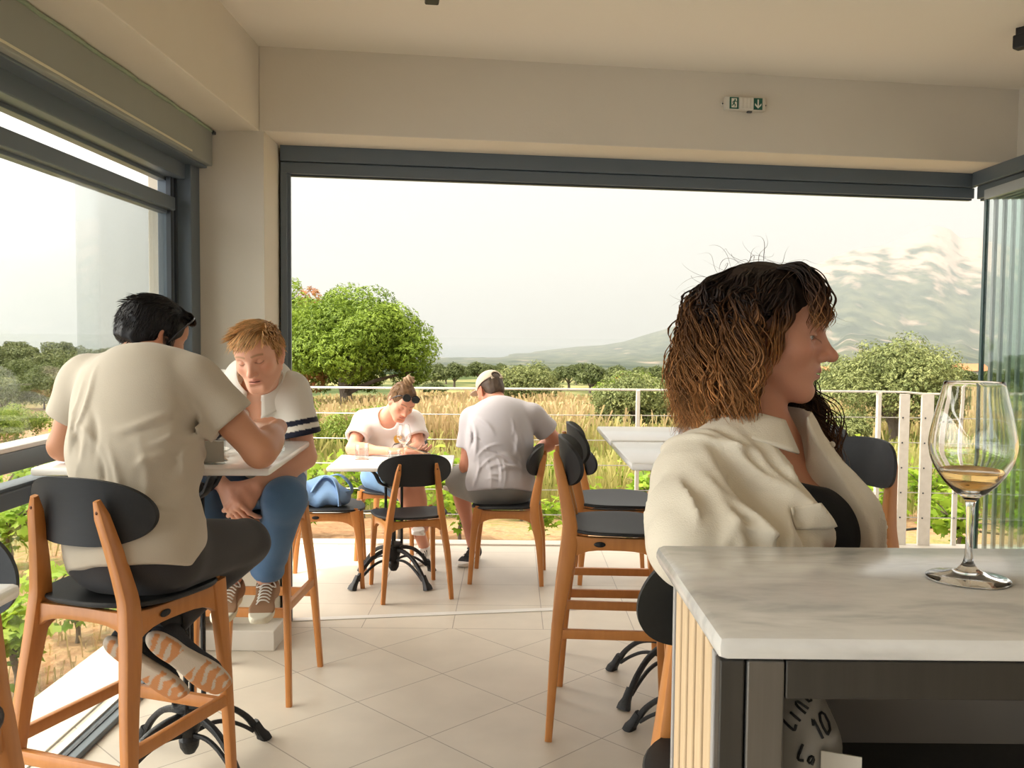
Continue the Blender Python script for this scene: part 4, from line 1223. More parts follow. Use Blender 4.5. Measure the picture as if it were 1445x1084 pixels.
def short_hair(p, n, col, tip, ln, seed, keep, dirf, o=.010, rad=.0016, w=1., seg=6, jt=.14):
    rg = np.random.RandomState(seed); D = scalp_dir(rg, n * 3); c0 = A(0, -.016, .038); rr = A(.0745 * w + o, .094 + o, .0805 + o)
    Rt = [d for d in D if keep(c0 + d * rr)][:n]
    br = rg.uniform(.7, 1.5, len(Rt)); jit = rg.normal(size=(len(Rt), 3)) * jt; lns = rg.uniform(.6, 1.2, len(Rt))
    def fn(i):
        d = Rt[i]; q = c0 + d * rr * .985; v = nrm(dirf(q, d) + jit[i]); L = ln(q) * lns[i] if callable(ln) else ln * lns[i]
        P = []
        for t in np.linspace(0, 1, seg):
            x = q + v * L * t + d * L * .06 * np.sin(t * 2.2)
            e = np.linalg.norm((x - c0) / (rr * .97))
            if e < 1: x = c0 + (x - c0) / e
            P.append(p.h2w(x))
        return P
    return strands(p, 'hair_strands', None, fn, len(Rt), seg, rad, lambda t, i: np.array(col) * (1 - t) * br[i] + np.array(tip) * t * br[i])
def glasses(name, p, label, up=.075, fwd=.055, tilt=40, m_lens=None, w=1.):
    """sunglasses pushed up on the hair; built in the head frame, then placed"""
    M4 = Matrix([[*map(float, p.HM[r] * p.hs), float(p.J['head'][r])] for r in range(3)] + [[0, 0, 0, 1]])
    root = empty(name, p.h2w((0, fwd, up)).tolist(), 0, label, 'sunglasses')
    inv = Matrix.Translation(-Vector(root.location))
    loc = M4 @ Matrix.Translation((0, fwd, up)) @ Matrix.Rotation(R(tilt), 4, 'X')
    def tr(b): b.v = [inv @ (loc @ v) for v in b.v]; return b
    mf = mat('black_acetate', (.012, .010, .010), .25); ml = m_lens or mat('smoked_lens', (.03, .022, .02), .08, 0, .6)
    for s in (-1, 1):
        b = MB(); ring = [(s * .034 + .029 * math.cos(a) * (1 - .12 * math.sin(a)), .004 - .10 * (.029 * math.cos(a)) ** 2, .023 * math.sin(a)) for a in [i * math.pi / 12 for i in range(25)]]
        b.tube(ring, .0026, 6, False); tr(b).build('rim', mf, root)
        b = MB(); k = len(ring) - 1; b.v = [Vector(q) for q in ring[:-1]] + [Vector((q[0], q[1] - .0012, q[2])) for q in ring[:-1]]
        b.f = [tuple(range(k)), tuple(range(2 * k - 1, k - 1, -1))] + [(j, k + j, k + (j + 1) % k, (j + 1) % k) for j in range(k)]; tr(b).build('lens', ml, root)
        b = MB(); b.sweep(spline([(s * .066, .002, .008), (s * .078 * w, -.02, .004), (s * .084 * w, -.075, -.014), (s * .082 * w, -.115, -.034)], 12), (.0028, .006, .4)); tr(b).build('temple_arm', mf, root)
    b = MB(); b.tube(spline([(-.007, .004, .008), (0, .006, .011), (.007, .004, .008)], 7), .0024, 6); tr(b).build('bridge', mf, root)
    return root

# ---- 1: dark-haired man in the beige T-shirt, back to us, leaning on the high table
def man_beige():
    p = Person('dark-haired man in a beige T-shirt, back to the camera, leaning on the high table', (-1.03, 2.5, 0), (.50, .245, .145),
        dict(face=(.64, .72, -.30), up=(.10, .05, 1), beard=(.035, .022, .018), brow=(.02, .014, .012), w=1.02, arm=1.06, girth=1.03, slump=.05, flush=.35, neckr=1.05, hs=.95),
        pelvis=(-1.02, 2.47, .875), neck=(-1.05, 2.69, 1.385), head=(-1.073, 2.76, 1.436),
        RS=(-.882, 2.60, 1.300), LS=(-1.253, 2.69, 1.298), RE=(-.722, 2.625, 1.110), LE=(-1.335, 2.73, 1.112), RW=(-.722, 2.84, 1.160), LW=(-1.14, 2.88, 1.115),
        RH=(-.93, 2.48, .845), LH=(-1.105, 2.50, .845), RK=(-.838, 2.875, .79), LK=(-1.03, 2.91, .80), RA=(-.955, 2.515, .655), LA=(-1.02, 2.505, .655))
    p.build_body(hand_spec=dict(R=dict(d=(-.66, .60, .12), n=(.25, -.45, .85), side=1, curl=[.8, .85, .9, .95], thumb=.9), L=dict(d=(.75, .62, -.05), n=(0, 0, 1), side=-1, curl=.45)))
    p.shirt('t_shirt', cloth('beige_jersey', (.47, .415, .335), (.43, .375, .30)), o=.014, sleeve=.52, flare=.014, hem=-.075, neck_r=.066, wr=.0075, seed=4, loose=.012, h=.0055, drape=.022)
    p.legs('trousers', cloth('charcoal_twill', (.035, .032, .033), (.028, .026, .027)), end=.96, o=.014, waist=.10, seed=8, wr=.0035)
    for S, heel, toe, up in (('R', (-.955, 2.415, .630), (-.800, 2.515, .462), (-.05, .95, .10)), ('L', (-1.078, 2.425, .612), (-.935, 2.505, .452), (.20, .85, .35))):
        p.shoe(heel, toe, up, .272, (.022, .024, .028), (.50, .44, .36), lace=(.05, .05, .05), tread=(.52, .24, .10))
    for S in 'RL':
        a, k = p.J[S + 'A'], p.J[S + 'K']; d = nrm(k - a)
        b = MB(); b.tube([Vector((a - d * .05).tolist()), Vector((a + d * .05).tolist())], [.040, .042], 14); sk = p.mesh('sock', mat('black_sock', (.02, .02, .022), .95), b, mat('black_sock', (.02, .02, .022), .95)) if False else p.mesh('sock', b, mat('black_sock', (.02, .02, .022), .95))
    def ex(f): f.sub(ell_((0, .115, .045), (.075, .045, .05)), .01)
    scalp(p, 'hair', (.012, .010, .011), o=.011, front=.075, back_low=-.052, amp=.003, seed=3, grow=1.35, side=-.004)
    short_hair(p, 1500, (.010, .009, .010), (.022, .019, .018), lambda q: .018 + .010 * (q[2] > .06), 5, lambda q: (q[2] > -.055 and q[1] < .03) or q[2] > .075, lambda q, d: d * .10 + nrm(A(d[0] * .2, -.25 if q[1] < .03 else .5, -.9 if q[2] < .08 else -.15)), o=.016)
    glasses('sunglasses', p, 'black sunglasses pushed back over the black hair of the man in beige', up=.085, fwd=.080, tilt=35, w=1.10)
    return p
M_BEIGE_RIB = cloth('beige_rib', (.42, .37, .295), None, .9, (600, .2))
M_WHITE_KNIT = cloth('white_pique', (.66, .63, .575), (.62, .59, .535), .9, (700, .12))
# ---- 2: blond man in the white polo shirt, facing us across the table
def man_polo():
    p = Person('blond man in a white polo shirt and jeans leaning over the high table, hands clasped', (-1.04, 3.73, 0), (.70, .375, .255),
        dict(face=(-.07, -1, -.33), up=(0, .1, 1), roll=7, w=.98, brow=(.34, .20, .10), lip=(.50, .19, .15), flush=.30, lid=-.0035, gaze=(0, .85, -.5), iris=(.10, .16, .20), slump=.045, open=.0008, girth=.98, hs=1.0, nose=1.05, jaw=1.05),
        pelvis=(-1.005, 3.66, .885), neck=(-.925, 3.37, 1.275), head=(-.884, 3.215, 1.372), chest=(-.955, 3.485, 1.10),
        RS=(-1.125, 3.42, 1.238), LS=(-.812, 3.41, 1.225), RE=(-1.165, 3.37, .975), LE=(-.765, 3.40, .995), RW=(-1.01, 3.215, .915), LW=(-.888, 3.215, .925),
        RH=(-1.09, 3.62, .85), LH=(-.92, 3.62, .85), RK=(-1.125, 3.22, .88), LK=(-.795, 3.215, .868), RA=(-1.05, 3.44, .53), LA=(-.925, 3.43, .535))
    p.build_body(hand_spec=dict(R=dict(d=(.50, -.30, -.80), n=(-.45, -.75, .25), side=1, curl=[.5, .55, .6, .6], thumb=.7), L=dict(d=(-.55, -.28, -.78), n=(.35, -.90, .2), side=-1, curl=[.6, .65, .7, .7], thumb=.5)), fine=.0022, handh=.0026)
    J = p.J
    def stripes(v):
        c = np.tile(A(.66, .63, .575), (len(v), 1)); navy = (.012, .014, .030)
        for S in 'RL':
            d = nrm(J[S + 'E'] - J[S + 'S']); t = (v - J[S + 'S']) @ d; r = np.linalg.norm((v - J[S + 'S']) - t[:, None] * d, axis=1)
            on = (r < .085) & ((v - (J['RS'] + J['LS']) / 2) @ (p.sh * (1 if S == 'R' else -1)) > .128)
            c = mixc(c, navy, on * ((np.abs(t - .105) < .010) | (np.abs(t - .146) < .012)))
        q = (v - J['neck']) @ p.TM
        body = (np.abs(q[:, 0]) < .15)
        c = mixc(c, navy, body * (np.abs(q[:, 2] + .165) < .0115) * (q[:, 1] > -.02))
        return c
    m = attr_mat('polo_knit', .9, .2, 0, (600, .12), .15)
    p.shirt('polo_shirt', m, o=.014, sleeve=.66, flare=.018, hem=-.04, neck_r=.062, neck_drop=.105, wr=.007, seed=21, loose=.014, h=.0036, drape=.012, colf=stripes, nv=-.018)
    p.collar('collar', M_WHITE_KNIT, r=.074, hgt=.036, gap=.34, back=.022, tip=.040, flare=.036, lift=.010)
    # placket buttons and the small embroidered bull
    for k, dz in enumerate((-.112, -.148)):
        q = J['neck'] + p.TM @ A(.0, .05, dz)
        P = q.copy()
        for _ in range(60):
            dd = float(p.shirtf(P[None])[0]); P = P + p.fw * max(abs(dd), .0004) * (1 if dd < 0 else -1) * .8
        b = MB(); b.ball((0, 0, 0), (.0058, .0022, .0058), 8); M3 = Matrix([list(map(float, r)) for r in p.TM]).to_4x4(); b.v = [M3 @ v + Vector((P + p.fw * .0005).tolist()) for v in b.v]
        p.mesh('button', b, mat('dark_button', (.02, .018, .016), .3))
    bull = [(-.50, .10), (-.46, .22), (-.52, .34), (-.44, .30), (-.36, .32), (-.28, .26), (0, .24), (.34, .26), (.46, .20), (.50, .02), (.48, -.20), (.44, -.02), (.42, -.10), (.43, -.34), (.34, -.34), (.33, -.14), (.26, -.06), (.02, -.10), (-.12, -.10), (-.12, -.34), (-.20, -.34), (-.21, -.14), (-.26, -.10), (-.27, -.32), (-.34, -.32), (-.33, -.04), (-.38, .02), (-.44, .0)]
    c0 = J['neck'] + p.TM @ A(-.058, .05, -.120)
    b = MB(); V = []
    for x, z in bull:
        P = c0 + p.TM @ A(-x * .034, 0, z * .034)
        for _ in range(60):
            dd = float(p.shirtf(P[None])[0]); P = P + p.fw * max(abs(dd), .0004) * (1 if dd < 0 else -1) * .8
        V.append(P)
    k = len(V); b.v = [Vector((q + p.fw * .002).tolist()) for q in V] + [Vector((q - p.fw * .002).tolist()) for q in V]
    b.f = [tuple(range(k)), tuple(range(2 * k - 1, k - 1, -1))] + [(j, k + j, k + (j + 1) % k, (j + 1) % k) for j in range(k)]
    p.mesh('bull_emblem', b, mat('navy_thread', (.012, .013, .022), .9), smooth=False)
    p.legs('jeans', cloth('blue_denim', (.095, .180, .310), (.055, .115, .22), .9, (500, .2)), end=.93, o=.016, waist=.08, seed=12, wr=.004)
    for S, heel, toe in (('R', (-1.055, 3.50, .43), (-1.035, 3.24, .415)), ('L', (-.925, 3.50, .43), (-.895, 3.235, .415))):
        p.shoe(heel, toe, (0, .05, 1), .285, (.30, .165, .09), (.66, .60, .47), lace=(.78, .74, .66))
    col, tip = (.50, .29, .115), (.74, .50, .25)
    scalp(p, 'hair', (.40, .22, .085), o=.006, front=.060, back_low=-.06, amp=.002, seed=13, grow=1.3, side=.010)
    short_hair(p, 2300, col, tip, lambda q: .028 + .026 * (q[2] > .075), 15, lambda q: (q[2] > .058 and q[1] < .085) or (q[1] < .030 and q[2] > -.02), lambda q, d: d * .10 + (A(.36 if q[0] > -.045 else -.3, .80, -.06 if q[1] < .04 else -.60) if q[2] > .06 else A(0, -.3, -.9)), o=.008, rad=.0019, jt=.07)
    return p
# ---- 3: woman in the white T-shirt at the far small table
def woman_white():
    p = Person('woman with a hair bun in a white T-shirt looking down at her phone', (-.78, 6.0, 0), (.62, .30, .20),
        dict(face=(.46, -.78, -.55), up=(.1, .2, 1), w=.96, brow=(.12, .07, .04), flush=.40, lid=-.004, gaze=(0, .85, -.5), girth=.93, arm=.92, bust=True, slump=.03, hs=.95, nose=.95),
        pelvis=(-.80, 6.07, .555), neck=(-.772, 5.80, .955), head=(-.683, 5.685, 1.035), chest=(-.79, 5.91, .82),
        RS=(-.945, 5.83, .895), LS=(-.622, 5.82, .895), RE=(-.985, 5.66, .745), LE=(-.57, 5.70, .745), RW=(-.745, 5.56, .745), LW=(-.625, 5.50, .755),
        RH=(-.88, 6.0, .525), LH=(-.72, 6.0, .525), RK=(-.60, 5.68, .555), LK=(-.66, 5.68, .475), RA=(-.555, 5.80, .235), LA=(-.56, 5.88, .095))
    p.build_body(hand_spec=dict(R=dict(d=(.9, -.25, .05), n=(0, -.2, 1), side=1, curl=.4, s=.88), L=dict(d=(.8, -.45, .02), n=(.1, -.3, -.9), side=-1, curl=[.35, .35, .4, .4], s=.88, thumb=.9)), fine=.003, handh=.003, coarse=.007)
    def prt(v): return np.tile(A(.74, .70, .68), (len(v), 1))
    p.shirt('t_shirt', cloth('white_jersey', (.74, .70, .68), (.70, .66, .64)), o=.016, sleeve=.60, flare=.026, hem=-.03, neck_r=.066, neck_drop=.03, wr=.007, seed=31, loose=.018, h=.006, drape=.018)
    # plain two-tone chest print: a yellow patch above a dark one
    def patch(name, outline, m, c):
        V = []
        for x, z in outline:
            P = c + p.TM @ A(-x, .08, z)
            for _ in range(70):
                dd = float(p.shirtf(P[None])[0]); P = P + p.fw * max(abs(dd), .0005) * (1 if dd < 0 else -1) * .8
            V.append(P)
        k = len(V); b = MB(); b.v = [Vector((q + p.fw * .003).tolist()) for q in V] + [Vector((q - p.fw * .003).tolist()) for q in V]
        b.f = [tuple(range(k)), tuple(range(2 * k - 1, k - 1, -1))] + [(j, k + j, k + (j + 1) % k, (j + 1) % k) for j in range(k)]
        p.mesh(name, b, m, smooth=False)
    c = p.J['neck'] + p.TM @ A(-.055, 0, -.155)
    patch('yellow_print', [(.026 * math.cos(a * math.pi / 8), .030 + .024 * math.sin(a * math.pi / 8)) for a in range(16)], mat('yellow_ink', (.70, .43, .08), .8), c)
    patch('dark_print', [(-.022, .004), (.020, .004), (.044, -.022), (.05, -.06), (-.05, -.06), (-.04, -.02)], mat('dark_ink', (.03, .03, .035), .8), c)
    p.legs('denim_shorts', cloth('light_denim', (.16, .29, .47), (.10, .20, .36), .9, (500, .2)), end=.30, o=.020, waist=.06, seed=33, flare=.02)
    for heel, toe in (((-.575, 5.86, .160), (-.58, 5.64, .215)), ((-.545, 5.93, .006), (-.60, 5.69, .006))):
        p.shoe(heel, toe, (.0, .25, 1) if heel[2] > .1 else (0, 0, 1), .25, (.74, .72, .68), (.80, .77, .72), stripes=(.02, .02, .02), lace=(.8, .78, .74), high=.012)
    scalp(p, 'hair', (.16, .085, .04), o=.010, front=.066, back_low=-.07, amp=.0025, seed=35, grow=1.1, side=.004)
    short_hair(p, 500, (.20, .11, .05), (.34, .21, .11), .06, 37, lambda q: q[2] > .0 and q[1] < .07, lambda q, d: nrm(A(0, -.035, .125) - q), o=.011, rad=.0018)
    f = SD().u(ell_(p.h2w((0, -.040, .150)), (.036, .033, .030)), 0).u(ell_(p.h2w((0, -.030, .125)), (.026, .026, .02)), .012)
    ff = lambda P: f(P) + .004 * np.sin(140 * P[:, 0] + 120 * P[:, 2] + 3 * wob(P, 40., 3))
    p.part('hair_bun', ff, [p.h2w((0, -.04, .14))], .06, .0035, M_HAIR, 1, lambda v: mixc(np.tile(A(.24, .14, .07), (len(v), 1)), (.46, .30, .17), .5 + .5 * np.sin(300 * v[:, 0] + 200 * v[:, 2])))
    glasses('sunglasses', p, 'black sunglasses resting on the head of the woman in the white T-shirt', up=.082, fwd=.078, tilt=30, w=1.03)
    return p
# ---- 4: man with the beige cap and grey T-shirt, seen from behind
def man_cap():
    p = Person('man in a beige cap, pale grey T-shirt and grey shorts, seen from behind', (-.02, 5.48, 0), (.56, .25, .16),
        dict(face=(-.50, .72, -.48), up=(-.1, .15, 1), w=1.0, girth=1.08, arm=1.02, slump=.05, flush=.4, hs=.97, neckr=1.1),
        pelvis=(-.065, 5.51, .565), neck=(-.075, 5.67, 1.030), head=(-.135, 5.77, 1.105),
        RS=(.135, 5.60, .960), LS=(-.245, 5.64, .925), RE=(.275, 5.68, .805), LE=(-.275, 5.62, .645), RW=(.12, 5.86, .70), LW=(-.24, 5.85, .66),
        RH=(.03, 5.54, .535), LH=(-.16, 5.51, .535), RK=(-.10, 5.95, .60), LK=(-.34, 5.84, .53), RA=(-.27, 5.93, .43), LA=(-.245, 5.87, .11))
    p.build_body(hand_spec=dict(R=dict(d=(-.8, .5, -.2), n=(0, .2, 1), side=1, curl=.5), L=dict(d=(.5, .8, 0), n=(0, 0, 1), side=-1, curl=.5)), fine=.003, handh=.0032, coarse=.007)
    p.shirt('t_shirt', cloth('pale_grey_jersey', (.46, .435, .455), (.42, .40, .42)), o=.016, sleeve=.60, flare=.022, hem=-.06, neck_r=.066, wr=.009, seed=43, loose=.018, h=.006, drape=.030)
    p.legs('shorts', cloth('grey_cotton', (.22, .215, .20), (.19, .185, .17)), end=.46, o=.022, waist=.05, seed=44, flare=.012)
    p.shoe((-.215, 5.935, .004), (-.300, 5.70, .004), (0, 0, 1), .285, (.022, .022, .026), (.66, .63, .58), stripes=(.75, .73, .70), lace=(.05, .05, .05))
    p.shoe((-.255, 5.955, .385), (-.375, 5.80, .455), (.35, .35, .8), .285, (.05, .055, .07), (.66, .63, .58), stripes=(.75, .73, .70), lace=(.05, .05, .05))
    scalp(p, 'hair', (.10, .07, .05), o=.003, front=.055, back_low=-.062, amp=.0012, seed=45, grow=.8, side=.006)
    # baseball cap with its strap opening at the back
    f = SD(); f.u(ell_((0, -.012, .042), (.086, .108, .088)), 0).i(half_((0, 0, .030), (0, -.18, -1)), .004)
    f.sub(ell_((0, -.012, .038), (.080, .102, .084)), .003)
    f.sub(ell_((0, -.125, .062), (.036, .05, .024)), .003)
    f.u(SD().u(ell_((0, .105, .028), (.070, .085, .10)), 0).i(half_((0, 0, .034), (0, -.10, 1)), .001).i(half_((0, 0, .029), (0, .10, -1)), .001).i(half_((0, .06, 0), (0, -1, 0)), .004), .004)
    f.u(cap_((-.034, -.102, .042), (.034, -.102, .042), .0075, .0075), .002)
    f.u(cap_((0, -.012, .130), (0, -.012, .133), .008, .006), .002)
    lo, hi = (-.12, -.15, -.05), (.12, .22, .15)
    v, q = nets(f, lo, hi, .0026); v = relax(v, q, 1)
    W = p.J['head'] + (v * p.hs) @ p.HM.T
    mesh_obj('cap', W - p.loc, q, cloth('beige_cap_cotton', (.58, .48, .37), (.53, .43, .33)), p.root)
    return p
# ---- 5: woman in the cream shirt at the counter, in profile
def woman_cream():
    p = Person('woman with wavy brown shoulder-length hair in a cream shirt, in profile at the counter', (.44, 1.66, 0), (.50, .235, .145),
        dict(face=(.948, -.315, -.03), up=(0, 0, 1), w=.97, noears=True, brow=(.05, .03, .02), lip=(.36, .085, .075), flush=.35, girth=.77, arm=.92, bust=True, slump=.02, nose=1.10, chin=.002, jaw=.96, lid=.0015, gaze=(.25, 1, -.05), iris=(.06, .04, .025), open=.0006, mouth=.0, neckr=.92, hs=1.0),
        pelvis=(.425, 1.465, .89), neck=(.447, 1.635, 1.300), head=(.456, 1.655, 1.453), chest=(.442, 1.585, 1.150),
        RS=(.314, 1.535, 1.222), LS=(.518, 1.690, 1.215), RE=(.282, 1.410, 1.132), LE=(.62, 1.66, .985), RW=(.51, 1.40, 1.09), LW=(.62, 1.45, 1.02),
        RH=(.41, 1.41, .86), LH=(.50, 1.53, .86), RK=(.80, 1.43, .865), LK=(.89, 1.56, .865), RA=(.76, 1.44, .46), LA=(.86, 1.55, .46))
    p.build_body(hand_spec=dict(R=dict(d=(1, .1, 0), n=(0, 0, 1), side=1, curl=.4, s=.9), L=dict(d=(.3, -.9, 0), n=(0, 0, 1), side=-1, curl=.4, s=.9)), fine=.0018, handh=.0032)
    J = p.J
    # black top under the open shirt
    f = SD()
    for fn, k in p.torso(.006): f.u(fn, k)
    f.i(half_(J['neck'] + p.TM @ A(0, .1, -.128), (p.up * 1. + p.fw * .15)), .006).i(half_(J['pelvis'] - p.up * .02, -p.up), .004)
    p.part('black_top', f, [J['pelvis'], J['neck'], J['RS'], J['LS']], .16, .006, cloth('black_rib', (.012, .012, .013)))
    # open cream linen shirt with wide sleeves
    o = .022; f = SD()
    for fn, k in p.torso(o, .016): f.u(fn, k)
    f.u(cap_(J['neck'] - p.up * .02, J['neck'] - p.up * .10, .085, .12), .05)
    for S in 'RL':
        d = nrm(J[S + 'E'] - J[S + 'S'])
        f.u(cap_(J[S + 'S'] - p.up * .005, J[S + 'E'], .064, .068), .022); e = nrm(J[S + 'W'] - J[S + 'E']); f.u(cap_(J[S + 'E'], J[S + 'E'] + e * .13, .064, .058), .02)
    f.i(half_(J['pelvis'] - p.up * .08, -p.up), .004)
    nz = A(0, 0, 0)
    def opening(P):       # wedge open at the front, wider towards the waist
        q = (P - J['neck']) @ p.TM
        w = .040 + .13 * np.clip(-q[:, 2] - .02, 0, .5)
        cx = .036 + .0 * q[:, 2]
        return np.maximum(np.abs(q[:, 0] - cx) - w, .03 - q[:, 1])
    f.sub(opening, .008)
    inner = SD()
    for fn, k in p.torso(o - .010, .03): inner.u(fn, k)
    inner.i(half_(J['neck'] - p.up * .03 + p.fw * .02, -p.fw), .01)
    f.sub(cap_(J['neck'] - p.up * .055 + p.fw * .012, J['neck'] + p.up * .16 + p.fw * .03, .062), .008)
    rgf = np.random.RandomState(88)
    front = [((.16, .02), (.10, -.20), .010, 1.1), ((.13, -.01), (.07, -.26), .009, .9), ((.10, -.03), (.05, -.30), .008, .8), ((-.06, -.03), (-.10, -.30), .010, 1.0), ((-.09, -.02), (-.15, -.28), .010, 1.0), ((-.05, .0), (-.06, -.20), .007, .8),
             ((.19, -.02), (.21, -.28), .012, 1.3), ((.22, -.05), (.25, -.30), .011, 1.1), ((.17, -.08), (.19, -.33), .009, -1.0), ((.24, -.10), (.20, -.22), .008, .9), ((.20, .0), (.13, -.06), .008, .9), ((.25, -.20), (.18, -.30), .009, 1.0), ((.26, -.16), (.21, -.20), .007, .8), ((.15, -.16), (.20, -.24), .008, .8), ((.12, -.12), (.15, -.32), .008, -.9)]
    for k in range(16):
        a = (rgf.uniform(-.16, .26), rgf.uniform(-.05, -.35)); an = rgf.uniform(-2.2, -.6); L = rgf.uniform(.06, .16)
        front.append((a, (a[0] + L * math.cos(an), a[1] + L * math.sin(an)), rgf.uniform(.005, .009), rgf.uniform(.4, 1.0)))
    def folds(P):
        q = (P - J['neck']) @ p.TM
        return -.014 * p.ridge(q, front, (0, 2)) + .005 * wob(P, 14., 75)
    for S in 'RL':        # shoulder seam ridge
        s_ = 1 if S == 'R' else -1
    ff = lambda P: f(P) + folds(P)
    M_LINEN = cloth('cream_linen', (.66, .595, .48), (.61, .545, .43), .92, (420, .2))
    p.shirtf = ff
    p.part('open_shirt', ff, [J['pelvis'] - p.up * .05, J['neck'], J['RS'], J['LS'], J['RE'], J['LE']], .15, .0046, M_LINEN, 2)
    p.collar('collar', M_LINEN, r=.074, hgt=.046, gap=.46, back=.020, tip=.020, flare=.034, thick=.005, lift=-.030)
    # chest pocket flap with its button, sleeve tab, yoke seam
    def on_shirt(x, z, out=.0):
        P = J['neck'] + p.TM @ A(x, .25, z); n_ = p.fw
        for _ in range(90):
            dd = float(ff(P[None])[0])
            if float((P - J['neck']) @ n_) < .0: break
            P = P - n_ * float(np.clip(dd * .7, -.01, .02))
        return P + n_ * out
    b = MB(); b.grid(lambda u, v: on_shirt(.150 - .072 * u, -.158 - (.034 + .008 * (1 - abs(2 * u - 1))) * v, .006).tolist(), 14, 8)
    fl = p.mesh('pocket_flap', b, M_LINEN); sd = fl.modifiers.new('thickness', 'SOLIDIFY'); sd.thickness = .004
    for z in (-.06, -.135, -.21):
        b = MB(); P = on_shirt(-.045 - .14 * (-z), z, .003); b.ball(P.tolist(), .0055, 8); p.mesh('button', b, mat('shell_button', (.55, .48, .38), .3))
    p.legs('trousers', cloth('pale_grey_cotton', (.50, .48, .45), (.46, .44, .41)), end=.96, o=.018, waist=.08, seed=77)
    for S in 'RL':
        a = J[S + 'A']; p.shoe((a[0] - .05, a[1], a[2] - .075), (a[0] + .2, a[1] - .01, a[2] - .075), (0, 0, 1), .25, (.6, .58, .55), (.75, .72, .68))
    # hair: dark crown, waved locks gathered in clumps that lighten to the tips
    scalp(p, 'hair', (.026, .014, .009), o=.012, front=.066, back_low=-.10, amp=.003, seed=51, grow=1.15, side=.03, h=.003, extra=lambda f: f.u(ell_((0, -.070, -.060), (.068, .046, .07)), .03).sub(ell_((.070, .045, -.035), (.05, .050, .075)), .01).sub(ell_((-.070, .045, -.035), (.05, .050, .075)), .01))
    rg = np.random.RandomState(53); c0 = A(0, -.016, .038); rr = A(.084, .106, .094)
    CL = []
    def clump(kind, q, ctrl, amp0, cnt, dark=0., wid=.007):
        CL.append(dict(kind=kind, q=q, ctrl=np.array([np.asarray(c, np.float32) for c in ctrl]), amp=amp0, cnt=cnt, ph=rg.rand() * 6.28, fr=rg.uniform(15, 25), ph2=rg.rand() * 6.28, li=rg.rand(), dark=dark, wid=wid))
    n_ = 0
    while n_ < 175:
        d = scalp_dir(rg, 1)[0]
        if n_ > 105: d = nrm(A(rg.normal() * .35, rg.normal() * .42 - .12, 1.))
        q = c0 + d * rr
        if d[2] < -.30 or (q[1] > .018 and q[2] < .080) or q[1] > .050: continue
        az = math.atan2(q[0], -(q[1] + .016)); az = math.copysign(min(abs(az), 1.42 + .10 * rg.rand()), az)
        h = A(math.sin(az), -math.cos(az), 0); a, b_, c = rg.rand(3)
        rx, ry = .090 + .014 * b_, .108 + .014 * a
        lo = -.125 - .075 * c
        base = c0 * A(1, 1, 0)
        m1 = base + h * A(rx, ry, 0) + A(0, 0, .050 - .03 * rg.rand())
        m2 = base + h * A(rx + .006, ry + .008, 0) * (1.0 + .06 * a) + A(0, 0, -.050)
        m3 = base + h * A(rx + .010, ry + .014, 0) * (.90 + .24 * rg.rand()) + A(0, 0, lo)
        clump('fall', q, [q, q * .5 + m1 * .5 + nrm(q - c0 + A(0, 0, .02)) * .012, m1, m2, m3], .0165, 8); n_ += 1
    for k in range(26):      # fringe falling over the brow
        x = -.064 + .128 * k / 25 + rg.normal() * .003; q = c0 + nrm(A(x * 7, .25 + .25 * rg.rand(), .9)) * rr
        end = A(x * 1.18, .098 - .33 * abs(x) + .010 * rg.normal() * .6, .030 - .016 * rg.rand() - .18 * max(0, abs(x) - .03))
        mid = A(x * 1.12, .086 - .22 * abs(x), .088)
        clump('fringe', q, [q, q * .5 + mid * .5 + A(0, .004, .014), mid, mid * .45 + end * .55 + A(0, .005, 0), end], .0035, 8, .5, .006)
    for k in range(5):       # lighter temple pieces in front of the ear
        x = .070 + .004 * rg.normal(); q = c0 + nrm(A(.62, .42 + .1 * rg.rand(), .70)) * rr; y1 = .004 + .030 * rg.rand()
        clump('temple', q, [q, A(x, .040, .080), A(x + .012, y1 + .012, .045), A(x + .010, y1, -.005), A(x + .004, y1 - .026 + .012 * rg.rand(), -.045 - .04 * rg.rand())], .006, 6, -.2, .005)
    for k in range(22):      # far side, hanging under the chin
        y = .00 + .095 * k / 21; q = c0 + nrm(A(-1, .1, .1)) * rr
        clump('far', q, [q, A(-.095, .010 + y * .3, -.03), A(-.084, .022 + y * .6, -.10), A(-.074, .032 + y * .95, -.165), A(-.056 + .02 * rg.normal(), .036 + y * 1.05 + .012 * rg.normal(), -.250 - .055 * rg.rand())], .012, 8, .75)
    for k in range(12):      # near side, curling onto the collar
        y = -.075 + .045 * rg.rand(); q = c0 + nrm(A(1, -.2 + .2 * rg.rand(), .0)) * rr
        clump('near', q, [q, A(.098, y, -.03), A(.098, y - .005, -.10), A(.090, y + .004, -.17), A(.072 + .02 * rg.rand(), y + .030 * rg.rand(), -.215 - .045 * rg.rand())], .013, 8, .1)
    specs = []
    for ci, c in enumerate(CL):
        for k in range(int(c['cnt'] * 1.6)): specs.append((ci, rg.normal(size=3) * c['wid'], rg.normal(), rg.rand(), rg.rand(), 0))
    for k in range(80):      # fine flyaways
        d = scalp_dir(rg, 1)[0]; d[2] = abs(d[2]); specs.append((-1, d, rg.rand(), rg.rand(), rg.rand(), 1))
